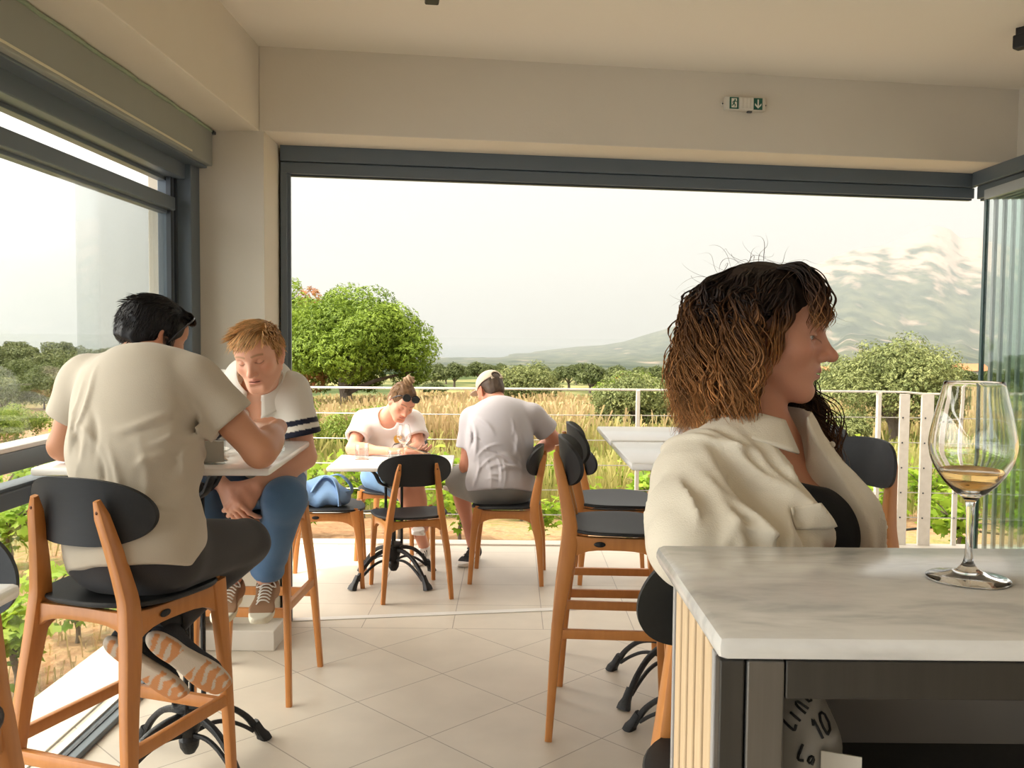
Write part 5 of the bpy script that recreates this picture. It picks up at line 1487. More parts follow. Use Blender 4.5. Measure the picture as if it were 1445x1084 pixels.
    def lock(i):
        ci, off, g_, b_, e, fly = specs[i]
        if fly:
            d = off; q = c0 + d * rr; v = nrm(d * .6 + A(math.sin(i * 3.3), math.cos(i * 2.1), .3)); L = .04 + .06 * b_
            return [p.h2w(q + v * L * t + A(math.sin(6 * t + i), math.cos(5 * t + 2 * i), math.sin(5 * t + i)) * .012 * t + A(0, 0, -.05) * t * t * e) for t in np.linspace(0, 1, 14)]
        c = CL[ci]; n = 36
        S = np.array([tuple(x) for x in spline([tuple(map(float, x)) for x in c['ctrl']], n)])
        T = np.gradient(S, axis=0); T /= np.linalg.norm(T, axis=1, keepdims=True) + 1e-9
        X = np.cross(T, A(.25, .1, 1)); X /= np.linalg.norm(X, axis=1, keepdims=True) + 1e-6; Y = np.cross(T, X)
        t = np.linspace(0, 1, n); am = c['amp'] * np.clip(t * 1.7 - .25, 0, 1)
        ph = t * c['fr'] + c['ph'] + .25 * g_
        S = S + X * (am * np.sin(ph))[:, None] + Y * (am * np.cos(ph * .93 + c['ph2'] * .2))[:, None]
        sp = np.sin(np.clip(t, 0, 1) * 2.6) * .9 + .35 * t
        S = S + off[None] * sp[:, None]
        k = np.linalg.norm((S - c0) / (rr * .99), axis=1); m = (k < 1) & (S[:, 2] > -.03)
        S[m] = c0 + (S[m] - c0) / k[m][:, None]
        return [p.h2w(x) for x in S]
    root_c, mid_c, tip_c = A(.022, .012, .008), A(.125, .048, .015), A(.66, .30, .10)
    def lc(t, i):
        ci, off, g_, b_, e, fly = specs[i]
        if fly: return A(.10, .055, .028)
        c = CL[ci]; k = np.clip((t - (.27 if c['kind'] != 'near' else -.1) - .20 * b_) / .58, 0, 1) * (1 - .8 * max(0, c['dark'])); hl = .22 + 1.25 * (c['li'] * .65 + e * .35) ** 1.7 + (.25 if c['dark'] < 0 else 0)
        q = root_c + (mid_c - root_c) * min(1, k * 2.0)
        return q + (tip_c * hl - q) * max(0, k * 1.5 - .40)
    strands(p, 'hair_locks', None, lock, len(specs), 36, lambda i: .00055 if specs[i][5] else .0020 + .0013 * specs[i][3], lc, k=4)
    return p
for fn in (man_beige, man_polo, woman_white, man_cap, woman_cream): fn()
# ---------------------------------------------------------------- ground, field, far hills
RG = np.random.RandomState(11)
def gz(x, y):
    """ground height around the terrace"""
    x = np.asarray(x, float); y = np.asarray(y, float); r = np.hypot(x, y)
    z = -.55 - .052 * np.maximum(r - 9, 0) + .052 * np.maximum(r - 52, 0) - .016 * np.maximum(r - 52, 0)
    return z + .06 * np.sin(x * .7 + y * .33) + .04 * np.sin(y * .9 - x * .4)
def ground_mat():
    m = bpy.data.materials.new('vineyard_ground'); m.use_nodes = True
    n = m.node_tree.nodes; l = m.node_tree.links; b = n['Principled BSDF']; b.inputs['Roughness'].default_value = .95; b.inputs['Specular IOR Level'].default_value = .1
    tc = n.new('ShaderNodeTexCoord')
    t = n.new('ShaderNodeTexNoise'); t.inputs['Scale'].default_value = .35; t.inputs['Detail'].default_value = 8; l.new(tc.outputs['Object'], t.inputs['Vector'])
    t2 = n.new('ShaderNodeTexNoise'); t2.inputs['Scale'].default_value = 9; t2.inputs['Detail'].default_value = 8; l.new(tc.outputs['Object'], t2.inputs['Vector'])
    r = n.new('ShaderNodeValToRGB'); e = r.color_ramp.elements
    e[0].position = .40; e[0].color = (.25, .145, .08, 1); e[1].position = .62; e[1].color = (.20, .195, .07, 1)
    x = e.new(.5); x.color = (.34, .22, .125, 1)
    ad = n.new('ShaderNodeMath'); ad.operation = 'MULTIPLY_ADD'; ad.inputs[1].default_value = .45
    sb = n.new('ShaderNodeMath'); sb.operation = 'SUBTRACT'; sb.inputs[1].default_value = .5
    l.new(t2.outputs[0], sb.inputs[0]); l.new(sb.outputs[0], ad.inputs[0]); l.new(t.outputs[0], ad.inputs[2])
    l.new(ad.outputs[0], r.inputs[0])
    # rough green pasture takes over beyond the dry field
    sp = n.new('ShaderNodeSeparateXYZ'); l.new(tc.outputs['Object'], sp.inputs[0])
    mr = n.new('ShaderNodeMapRange'); mr.inputs[1].default_value = 46; mr.inputs[2].default_value = 62; l.new(sp.outputs[1], mr.inputs[0])
    mx = n.new('ShaderNodeMix'); mx.data_type = 'RGBA'; l.new(mr.outputs[0], mx.inputs['Factor']); l.new(r.outputs[0], mx.inputs['A'])
    r3 = n.new('ShaderNodeValToRGB'); r3.color_ramp.elements[0].color = (.05, .075, .025, 1); r3.color_ramp.elements[1].color = (.24, .23, .10, 1); r3.color_ramp.elements[0].position = .4; r3.color_ramp.elements[1].position = .62
    t3 = n.new('ShaderNodeTexNoise'); t3.inputs['Scale'].default_value = .09; t3.inputs['Detail'].default_value = 9; l.new(tc.outputs['Object'], t3.inputs['Vector']); l.new(t3.outputs[0], r3.inputs[0]); l.new(r3.outputs[0], mx.inputs['B'])
    l.new(mx.outputs['Result'], b.inputs['Base Color'])
    bp = n.new('ShaderNodeBump'); bp.inputs['Strength'].default_value = .7; bp.inputs['Distance'].default_value = .08
    l.new(t2.outputs[0], bp.inputs['Height']); l.new(bp.outputs[0], b.inputs['Normal'])
    return m
def grid_mesh(name, X, Y, Z, m, **kw):
    nu, nv = X.shape; V = np.stack([X, Y, Z], -1).reshape(-1, 3)
    i = np.arange(nu * nv).reshape(nu, nv)
    F = np.stack([i[:-1, :-1], i[1:, :-1], i[1:, 1:], i[:-1, 1:]], -1).reshape(-1, 4)
    o = mesh_obj(name, V, F, m); o['kind'] = 'structure'; return o
# near ground: polar grid from below the terrace outwards
th = np.linspace(R(-75), R(75), 220); rr = np.concatenate([np.linspace(1.0, 20, 60), np.geomspace(20.5, 130, 60)])
T, Rr = np.meshgrid(th, rr, indexing='ij')
X, Y = Rr * np.sin(T), Rr * np.cos(T)
Zg = gz(X, Y); Zg[(Y < 6.6) & (X > -2.0)] = -1.2
grid_mesh('ground', X, Y, Zg, ground_mat())

# far valley, slopes and the mountain: heights set by the skyline as surveyed from the terrace
sky = np.array([(-900, 512), (-300, 512), (300, 511), (590, 510), (625, 506), (650, 503), (690, 498), (745, 497), (790, 492), (815, 489), (850, 487), (880, 482), (905, 474), (940, 464), (985, 450), (1050, 425), (1120, 395), (1150, 378), (1175, 368), (1200, 361), (1240, 357), (1262, 349), (1280, 341), (1305, 333), (1320, 335), (1334, 339), (1350, 352), (1375, 351), (1395, 358), (1450, 372), (1600, 400), (1900, 440), (2600, 480)], float)
px = np.linspace(-700, 2500, 520); az = np.arctan((px - 722.5) / F_PX)
el = (474 + (px - 722.5) * .0087 - np.interp(px, sky[:, 0], sky[:, 1])) / F_PX
rr = np.geomspace(120, 5200, 300)
T, Rr = np.meshgrid(az, rr, indexing='ij'); E2 = np.meshgrid(el, rr, indexing='ij')[0]
cosf = 1 / np.cos(T)
def fbm(x, y, seed, oct=6):
    rg = np.random.RandomState(seed); s = np.zeros_like(x); a = 1.
    for o in range(oct):
        for _ in range(4):
            d = rg.normal(size=2) * (1.9 ** o); s += a * np.sin(x * d[0] + y * d[1] + rg.rand() * 6.28) * .5
        a *= .52
    return s
RID = 3800.
X, Y = Rr * np.sin(T) , Rr * np.cos(T)
base = -4.4 - 14 * np.clip((Rr - 110) / 420, 0, 1) - 38 * np.clip((Rr - 400) / 1700, 0, 1)
base += 1.2 * fbm(X / 130, Y / 130, 3) * np.clip((Rr - 150) / 300, 0, 1)
ridge = CAM_H + E2 * RID                                        # height wanted at the ridge
t = np.clip((Rr - 1300) / (RID - 1300), 0, 1)
shape = .22 * t ** 1.1 + .78 * np.clip((Rr - 2500) / (RID - 2500), 0, 1) ** 1.15
slope = base * (1 - shape) + ridge * shape
n1 = fbm(X / 420, Y / 420, 5); n2 = fbm(X / 260, Y / 260, 9, 4)
amp = np.clip(E2 * 12 + .25, .12, 1.)
gul = np.abs(fbm(T * 26, Rr / 3000, 31, 3)) + .6 * np.abs(fbm(T * 80, Rr / 2200, 33, 2))
slope += (12 * n1 + 9 * n2 + 34 * (gul - .8)) * t * (1 - t) * 2.0 * amp
back = np.clip((Rr - RID) / 1400, 0, 1); slope = np.where(Rr > RID, ridge - 260 * back, slope)
def hill_mat():
    m = bpy.data.materials.new('hill_scrub_and_rock'); m.use_nodes = True
    n = m.node_tree.nodes; l = m.node_tree.links; b = n['Principled BSDF']; b.inputs['Roughness'].default_value = 1; b.inputs['Specular IOR Level'].default_value = 0
    tc = n.new('ShaderNodeTexCoord'); sp = n.new('ShaderNodeSeparateXYZ'); l.new(tc.outputs['Object'], sp.inputs[0])
    mp = n.new('ShaderNodeMapping'); mp.inputs['Scale'].default_value = (1, .32, 1); l.new(tc.outputs['Object'], mp.inputs[0])
    def noise(s, d=8):
        t = n.new('ShaderNodeTexNoise'); t.inputs['Scale'].default_value = s; t.inputs['Detail'].default_value = d; l.new(mp.outputs[0], t.inputs['Vector']); return t.outputs[0]
    r = n.new('ShaderNodeValToRGB'); e = r.color_ramp.elements
    e[0].position = .36; e[0].color = (.022, .038, .022, 1); e[1].position = .66; e[1].color = (.105, .115, .065, 1)
    x = e.new(.5); x.color = (.052, .070, .042, 1)
    l.new(noise(.022, 10), r.inputs[0])
    # bare granite higher up and on the ribs
    h = n.new('ShaderNodeMapRange'); h.inputs[1].default_value = 120; h.inputs[2].default_value = 620; l.new(sp.outputs[2], h.inputs[0])
    ad = n.new('ShaderNodeMath'); ad.operation = 'MULTIPLY_ADD'; ad.inputs[1].default_value = 1.5; l.new(noise(.017, 14), ad.inputs[0]); l.new(h.outputs[0], ad.inputs[2])
    mr = n.new('ShaderNodeMapRange'); mr.inputs[1].default_value = .90; mr.inputs[2].default_value = 1.14; l.new(ad.outputs[0], mr.inputs[0])
    mx = n.new('ShaderNodeMix'); mx.data_type = 'RGBA'; l.new(mr.outputs[0], mx.inputs['Factor']); l.new(r.outputs[0], mx.inputs['A']); mx.inputs['B'].default_value = (.37, .285, .235, 1)
    l.new(mx.outputs['Result'], b.inputs['Base Color'])
    bp = n.new('ShaderNodeBump'); bp.inputs['Strength'].default_value = 1; bp.inputs['Distance'].default_value = 14; l.new(noise(.02, 12), bp.inputs['Height']); l.new(bp.outputs[0], b.inputs['Normal'])
    return m
grid_mesh('hills', X, Y, slope, hill_mat())
# the sea beyond the low coast on the left
sx, sy = np.meshgrid(np.linspace(-14000, 14000, 8), np.linspace(1500, 26000, 8), indexing='ij')
grid_mesh('sea', sx, sy, np.full_like(sx, -62.), mat('sea_water', (.05, .09, .12), .25))

# summer haze over the valley: a real scattering volume
hz = MB().box((-9000, 170, -150), (9000, 9000, 900)).build('haze', None, smooth=False) if False else None
def haze():
    m = bpy.data.materials.new('valley_haze'); m.use_nodes = True
    n = m.node_tree.nodes; l = m.node_tree.links; n.remove(n['Principled BSDF'])
    v = n.new('ShaderNodeVolumeScatter'); v.inputs['Color'].default_value = (.88, .95, 1, 1); v.inputs['Density'].default_value = .00018; v.inputs['Anisotropy'].default_value = .2
    ab = n.new('ShaderNodeVolumeAbsorption'); ab.inputs['Color'].default_value = (.05, .05, .05, 1); ab.inputs['Density'].default_value = .00014
    ad = n.new('ShaderNodeAddShader'); l.new(v.outputs[0], ad.inputs[0]); l.new(ab.outputs[0], ad.inputs[1])
    l.new(ad.outputs[0], n['Material Output'].inputs['Volume'])
    m.cycles.homogeneous_volume = True if hasattr(m, 'cycles') and hasattr(m.cycles, 'homogeneous_volume') else None
    b = MB().box((-9000, 200, -120), (9000, 7000, 520))
    o = b.build('haze', m, smooth=False); o['kind'] = 'structure'; return o
haze()

# ---------------------------------------------------------------- foliage kit
def leaf_cloud(P, Nn, size, rg, shape='leaf', jit=.35, droop=0.):
    """one small bent leaf per point -> verts, faces, rnd"""
    n = len(P)
    if shape == 'vine':    # five-lobed leaf
        L = np.array([(0, 0, 0), (-.30, -.16, .02), (-.55, .12, -.05), (-.34, .30, .0), (-.40, .62, -.06), (-.14, .55, .02), (0, .95, -.10), (.14, .55, .02), (.40, .62, -.06), (.34, .30, 0), (.55, .12, -.05), (.30, -.16, .02)], np.float32)
        L[:, 1] -= .1
        Fc = [(0, 1, 2, 3), (0, 3, 4, 5), (0, 5, 6, 7), (0, 7, 8, 9), (0, 9, 10, 11)]
    elif shape == 'tuft':  # three crossed narrow leaves
        L = np.array([(-.12, 0, 0), (.12, 0, 0), (.16, .6, .1), (0, 1, .05), (-.5, .5, .1), (-.35, .65, .1), (.1, .15, -.05), (.5, .45, -.1), (.36, .62, -.1), (-.1, .12, .05)], np.float32)
        Fc = [(0, 1, 2, 3), (9, 6, 4, 5), (9, 6, 7, 8)]
    else:
        L = np.array([(0, 0, 0), (-.3, .4, .06), (0, 1, -.08), (.3, .4, .06)], np.float32)
        Fc = [(0, 1, 2, 3)]
    k = len(L)
    Z = Nn + rg.normal(size=(n, 3)) * jit; Z /= np.linalg.norm(Z, axis=1, keepdims=True) + 1e-9
    a = rg.normal(size=(n, 3)); a[:, 2] -= droop
    Yv = a - Z * (a * Z).sum(1, keepdims=True); Yv /= np.linalg.norm(Yv, axis=1, keepdims=True) + 1e-9
    Xv = np.cross(Yv, Z)
    s = size * rg.uniform(.6, 1.25, (n, 1, 1))
    V = P[:, None, :] + s * (L[None, :, 0:1] * Xv[:, None] + L[None, :, 1:2] * Yv[:, None] + L[None, :, 2:3] * Z[:, None])
    F = (np.arange(n)[:, None, None] * k + np.array(Fc)[None]).reshape(-1, 4)
    return V.reshape(-1, 3), F, np.repeat(rg.rand(n), k)
def blob_points(blobs, per, rg, shell=.26):
    """points near the surface of ellipsoid blobs, normals outward"""
    P, Nn = [], []
    for (c, r), q in zip(blobs, per):
        d = rg.normal(size=(q, 3)); d /= np.linalg.norm(d, axis=1, keepdims=True)
        rad = 1 - shell * rg.rand(q, 1) ** 1.6
        P.append(np.array(c) + d * rad * np.array(r)); Nn.append(d + np.array([0, 0, .35]))
    return np.concatenate(P), np.concatenate(Nn)
def crown_blobs(rg, n, ext, br, flat=.8, zlo=-.3):
    """blob centres spread over a big ellipsoidal crown ext=(rx,ry,rz)"""
    out = []
    for i in range(n):
        d = rg.normal(size=3); d /= np.linalg.norm(d); d[2] = abs(d[2]) if rg.rand() < .7 else d[2]
        d[2] = max(d[2], zlo)
        q = rg.uniform(.62, 1.04); r = br * rg.uniform(.6, 1.25)
        out.append((d * q * (np.array(ext) - r * .7), (r, r, r * flat)))
    return out
M_BARK = mat('grey_bark', (.11, .085, .062), .9, noise=(8, (.17, .14, .11), .3), bump=(20, .6))
LM_TREE = leaf_mat('broad_tree_leaf', (.085, .15, .014), (.31, .43, .05), .35, .5, (.50, .22, .10))
LM_OLIVE = leaf_mat('olive_leaf', (.11, .15, .048), (.34, .37, .14), .25)
LM_DARK = leaf_mat('dark_scrub_leaf', (.055, .08, .025), (.15, .18, .06), .25)
LM_PINE = leaf_mat('pine_needles', (.075, .10, .038), (.19, .21, .085), .2)
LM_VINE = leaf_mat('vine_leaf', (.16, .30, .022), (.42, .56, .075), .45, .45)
LM_SHRUB = leaf_mat('shrub_leaf', (.13, .22, .03), (.36, .44, .09), .4)
def make_tree(name, x, y, ext, lm, nblob, br, leaves, size, label, cat, group=None, trunk=.25, seed=1, shape='tuft', zc=None, z0=None, flat=.8):
    rg = np.random.RandomState(seed); z0 = float(gz(x, y)) if z0 is None else z0
    root = empty(name, (x, y, z0), 0, label, cat, group)
    zc = ext[2] * .95 if zc is None else zc
    bl = [(np.array(c) + [0, 0, zc], r) for c, r in crown_blobs(rg, nblob, ext, br, flat)]
    vol = np.array([r[0] ** 2 for _, r in bl]); per = np.maximum((leaves * vol / vol.sum()).astype(int), 3)
    P, Nn = blob_points(bl, per, rg); P[:, 2] = np.maximum(P[:, 2], .03)
    V, F, rn = leaf_cloud(P, Nn, size, rg, shape)
    # whole sprays share a tone, a few sprays have dried out
    tone = np.repeat(np.concatenate([np.full(q, rg.rand()) for q in per]), len(rn) // len(P))
    rn = np.where(tone > .975, .95 + .05 * rn, np.clip(.55 * tone + .45 * rn, 0, .92))
    mesh_obj('foliage', V, F, lm, root, False, rnd=rn)
    def tr(b):
        b.tube(spline([(0, 0, -.1), (trunk * .3, 0, zc * .3), (-trunk * .2, trunk * .3, zc * .7), (0, 0, zc * 1.1)], 10), [trunk * (1 - .06 * i) for i in range(10)], 9)
        for c, r in bl[::max(1, len(bl) // 10)]:
            b.tube(spline([(0, 0, zc * .45), (c[0] * .45, c[1] * .45, zc * .45 + (c[2] - zc * .45) * .6), c], 7), [trunk * .4 * (1 - .12 * i) for i in range(7)], 6)
    part('trunk', M_BARK, root, tr)
    return root
make_tree('broadleaf_tree', -6.2, 34, (3.45, 3.2, 2.75), LM_TREE, 95, .80, 30000, .17, 'big rounded green tree with some dried orange sprays, left in the open view', 'tree', None, .3, 4, zc=2.3)
make_tree('broadleaf_tree', -8.6, 37.5, (2.9, 2.6, 3.0), LM_TREE, 70, .7, 11000, .2, 'green tree behind the corner column, joined to the big rounded tree', 'tree', None, .3, 5, zc=2.9)
make_tree('olive_bush', 2.95, 22, (1.12, 1.1, 1.02), LM_OLIVE, 60, .38, 10000, .085, 'rounded grey-green olive bush left of the woman in the cream shirt', 'bush', 'olive bushes in the field', .1, 7, zc=.95)
make_tree('olive_bush', 4.7, 25, (1.0, 1.0, .80), LM_OLIVE, 40, .36, 4000, .09, 'olive bush behind the head of the woman in the cream shirt', 'bush', 'olive bushes in the field', .1, 8, zc=.7)
make_tree('olive_tree', 9.35, 22.5, (1.95, 1.7, 1.50), LM_OLIVE, 105, .50, 19000, .095, 'large spreading olive tree at the right, behind the white railing posts', 'tree', None, .18, 9, zc=1.42)
make_tree('olive_bush', 7.75, 21.5, (.85, .9, .62), LM_OLIVE, 34, .3, 4500, .085, 'low olive bush in front of the face of the woman in the cream shirt', 'bush', 'olive bushes in the field', .08, 10, zc=.52)
make_tree('olive_tree', .55, 40, (1.75, 1.6, 1.35), LM_OLIVE, 60, .5, 6000, .13, 'olive tree far back in the field, right of the man with the cap', 'tree', None, .16, 12, zc=1.2)
make_tree('field_tree', 5.6, 44, (1.9, 1.6, 1.2), LM_TREE, 50, .5, 4500, .15, 'brighter green tree far back in the field, between the cap and the woman', 'tree', None, .16, 13, zc=1.1)
make_tree('scrub_bush', 2.1, 34, (.9, .8, .62), LM_DARK, 25, .32, 2200, .10, 'dark low bush in the dry field beside the olive bush', 'bush', None, .08, 14, zc=.5)
make_tree('shrub', -3.55, 13.2, (1.0, .75, .75), LM_SHRUB, 44, .28, 6500, .07, 'fresh green shrub beyond the railing, right of the corner column', 'shrub', 'green shrubs beyond the terrace', .05, 15, zc=.68)
make_tree('shrub', -2.35, 15.5, (1.1, .8, .66), LM_SHRUB, 40, .28, 5600, .07, 'fresh green shrub beyond the railing, behind the woman in the white T-shirt', 'shrub', 'green shrubs beyond the terrace', .05, 16, zc=.55)
# darker tree line across the valley floor, each tree on its own
rg = np.random.RandomState(21)
far0 = None
def far_tree(x, y, s, label, proto=[]):
    if not proto:
        t = make_tree('distant_tree', 0, 0, (2.6, 2.2, 1.7), LM_DARK, 26, .8, 1500, .42, label, 'tree', 'distant trees across the valley', .22, 17, z0=0, zc=2.1)
        proto.append(t); o = t
    else: o = copy_tree(proto[0])
    r = math.hypot(x, y)
    o.location = (x, y, float(-4.6 - 14 * np.clip((r - 110) / 420, 0, 1)) if r > 120 else float(gz(x, y)))
    o.rotation_euler = (0, 0, rg.rand() * 6.28); o.scale = (s, s, s * rg.uniform(.8, 1.15)); o['label'] = label
    return o
for i in range(150):
    pxx = 600 + i * 5.7 + rg.uniform(-8, 8); y = rg.uniform(58, 170)
    if pxx < 600 or 985 < pxx < 1150: continue
    far_tree((pxx - 722) / F_PX * y, y, rg.uniform(.34, .62), 'small dark tree in the row of trees across the valley floor')
# tall umbrella pines on the left horizon
def pine(x, y, s, k, proto=[]):
    lab = 'tall pine in the row on the horizon seen through the left window'
    if not proto:
        g = np.random.RandomState(31); root = empty('pine_tree', (0, 0, 0), 0, lab, 'tree', 'pines on the left horizon')
        bl = [((g.normal() * 1.25, g.normal() * 1.1, 5.6 + g.uniform(-.9, .8)), (g.uniform(.6, 1.05),) * 2 + (.55,)) for _ in range(20)]
        P, Nn = blob_points(bl, [130] * 20, g); V, F, rn = leaf_cloud(P, Nn, .36, g, 'tuft')
        mesh_obj('foliage', V, F, LM_PINE, root, False, rnd=rn)
        def tr(b):
            b.tube(spline([(0, 0, -.3), (.1, 0, 2), (-.1, .1, 4), (0, 0, 5.8)], 9), [.22 - .018 * i for i in range(9)], 8)
            for c, r in bl[::3]: b.tube([(0, 0, 4), (c[0] * .6, c[1] * .6, 4.9), c], [.08, .06, .03], 6)
        part('trunk', M_BARK, root, tr); proto.append(root); o = root
    else: o = copy_tree(proto[0])
    o.location = (x, y, -7.3); o.scale = (s, s, s * (.9 + .2 * ((k * 7) % 5) / 5)); o.rotation_euler = (0, 0, k * 1.3)
    return o
for k in range(25):
    pxx = -55 + k * 11.5 + (k * 37 % 11 - 5); y = 112 + (k * 53 % 23)
    pine((pxx - 722) / F_PX * y, y, .98 - .008 * k + (k * 29 % 7) * .03, k)
# scrub seen through the left window
for k, (pxx, y, s, sd) in enumerate([(20, 27, 1.0, 41), (-30, 22, 1.1, 42), (135, 60, 2.6, 43), (75, 68, 2.4, 44), (190, 55, 2.4, 45), (30, 75, 2.4, 46), (5, 44, 2.0, 47), (105, 50, 2.2, 48), (160, 42, 1.8, 49), (60, 52, 2.0, 50)]):
    lab = ['green shrub beyond the handrail of the left window, near its left edge', 'green shrub at the very left edge of the left window', 'dark bush below the pines, left of the dark-haired man', 'dark bush below the middle of the pine row', 'dark bush below the pines, behind the shoulder of the dark-haired man', 'dark bush below the leftmost pines', 'nearer dark bush at the left edge of the left window', 'nearer dark bush in the middle of the left window', 'nearer dark bush touching the sleeve of the dark-haired man', 'nearer dark bush left of the middle of the left window'][k]
    make_tree('scrub_bush', (pxx - 722) / F_PX * y, y, (1.0 * s, .9 * s, .62 * s), LM_SHRUB if k < 2 else LM_DARK, 34, .32 * s, 3600, .08 * s ** .8, lab, 'bush', 'bushes outside the left window', .06, sd, zc=.5 * s)
# tall dry grass: nobody could count the stems
def grass(n, ylo, yhi, hmin, hmax, name, m, seed, xspan, label):
    rg = np.random.RandomState(seed)
    y = ylo + (yhi - ylo) * rg.rand(n) ** 1.25; x = (rg.rand(n) * (xspan[1] - xspan[0]) + xspan[0]) * y
    if name == 'dry_grass': k = ~((x > .075 * y) & (y < 25.5) & (rg.rand(n) < .93)); x, y = x[k], y[k]; n = len(x)
    c = np.sin(x * .9) * np.sin(y * .7 + x * .3) + np.sin(x * .31 + 2) * .7
    h = rg.uniform(hmin, hmax, n) * (1 + .22 * c); w = rg.uniform(.006, .014, n) * (y / 16) * 1.1
    z = gz(x, y); a = rg.rand(n) * 3.14; lean = rg.normal(size=(n, 2)) * .16 * h[:, None]
    dx, dy = np.cos(a) * w, np.sin(a) * w
    B = np.stack([x, y, z], 1)
    v0 = B + np.stack([-dx, -dy, 0 * x], 1); v1 = B + np.stack([dx, dy, 0 * x], 1)
    mid = B + np.stack([lean[:, 0] * .4, lean[:, 1] * .4, h * .62], 1)
    top = B + np.stack([lean[:, 0], lean[:, 1], h], 1); hw = w * 1.5
    hd = np.stack([np.cos(a) * hw, np.sin(a) * hw, 0 * x], 1)
    m0, m1 = mid - hd * .6, mid + hd * .6; t0, t1 = top * .75 + mid * .25 - hd, top * .75 + mid * .25 + hd
    V = np.stack([v0, v1, m1, m0, t1, t0, top], 1).reshape(-1, 3); k = np.arange(n)[:, None] * 7
    F = np.concatenate([k + [0, 1, 2, 3], k + [3, 2, 4, 5], k + [5, 4, 6, 6]])
    F = np.concatenate([k + [0, 1, 2, 3], k + [3, 2, 4, 5]]); 
    rn = np.repeat(np.clip(.5 + .3 * c + rg.normal(size=n) * .22, 0, 1), 7)
    o = mesh_obj(name, V, F, m, None, False, rnd=rn)
    return tag(o, label, 'grass', None, 'stuff')
LM_DRY = leaf_mat('dry_grass', (.26, .26, .08), (.50, .37, .20), .35, .8)
LM_GREEN = leaf_mat('green_grass', (.19, .24, .05), (.42, .38, .14), .4, .8)
grass(52000, 15.5, 52, .55, 1.0, 'dry_grass', LM_DRY, 51, (-.30, .62), 'tall dry straw-coloured grass filling the field beyond the vines')
grass(16000, 10.5, 24, .30, .7, 'green_grass', LM_GREEN, 52, (-.25, .62), 'greener grass and weeds between the vines and the dry field')
grass(9000, 4.0, 26, .03, .14, 'dry_weeds', LM_DRY, 53, (-1.1, -.32), 'short dry weeds on the vineyard soil outside the left window')
# ---------------------------------------------------------------- grape vines, one by one
def make_vine(seed, label):
    g = np.random.RandomState(seed); root = empty('grape_vine', (0, 0, 0), 0, label, 'vine', 'young grape vines below the terrace')
    shoots = []
    for i in range(9):
        a = g.rand() * 6.28; r = g.uniform(.10, .42); h = g.uniform(.42, .86)
        shoots.append(spline([(0, 0, .30), (r * .4 * math.cos(a), r * .3 * math.sin(a), .30 + h * .35), (r * math.cos(a), r * .6 * math.sin(a), h)], 8))
    P = []; 
    for s in shoots:
        for q in range(19):
            p = s[min(7, 1 + int(q / 19 * 7))]; P.append(np.array(p) + g.normal(size=3) * [.085, .075, .075])
    P = np.array(P); Nn = np.tile([0, -.35, .8], (len(P), 1)) + g.normal(size=P.shape) * .45
    V, F, rn = leaf_cloud(P, Nn, .105, g, 'vine', .3, .5)
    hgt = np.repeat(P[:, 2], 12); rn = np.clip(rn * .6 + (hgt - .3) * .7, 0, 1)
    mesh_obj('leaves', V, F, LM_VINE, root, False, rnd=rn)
    def st(b):
        b.tube(spline([(0, 0, -.06), (.015, .01, .12), (-.01, 0, .30)], 6), [.022, .020, .02, .019, .02, .018], 7)
        for s in shoots: b.tube(s, [.009 - .0008 * i for i in range(8)], 5)
    part('stem', M_BARK, root, st)
    return root
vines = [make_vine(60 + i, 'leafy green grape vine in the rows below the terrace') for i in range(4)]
used = [False] * 4; kv = 0
rgv = np.random.RandomState(77)
def put_vine(x, y, lab):
    global kv
    i = kv % 4; kv += 1
    o = vines[i] if not used[i] else copy_tree(vines[i]); used[i] = True
    s = rgv.uniform(.70, .98)
    o.location = (x, y, float(gz(x, y)) - .01); o.rotation_euler = (0, 0, rgv.uniform(-.5, .5) + (3.14 if rgv.rand() < .5 else 0)); o.scale = (s * 1.1, s, s * rgv.uniform(.88, 1.1)); o['label'] = lab
for row, y in enumerate((8.5, 10.2, 12.0)):
    x = -2.6 - row * .5
    while x < .56 * y + .8:
        put_vine(x + rgv.uniform(-.1, .1), y + rgv.uniform(-.12, .12), ['leafy green grape vine in the row nearest the terrace edge', 'leafy green grape vine in the second row from the terrace', 'leafy green grape vine in the third row from the terrace', 'leafy green grape vine in the row farthest from the terrace'][row])
        x += .74 + .05 * row
for row, x in enumerate((-2.7, -4.2, -5.8, -7.5)):
    y = 4.3 + row * .5
    while y < 15:
        if x < -.32 * y: put_vine(x + rgv.uniform(-.12, .12), y + rgv.uniform(-.1, .1), ['leafy grape vine in the row nearest the left window', 'leafy grape vine in the second row from the left window', 'leafy grape vine in the third row from the left window', 'leafy grape vine in the fourth row from the left window'][row])
        y += .72
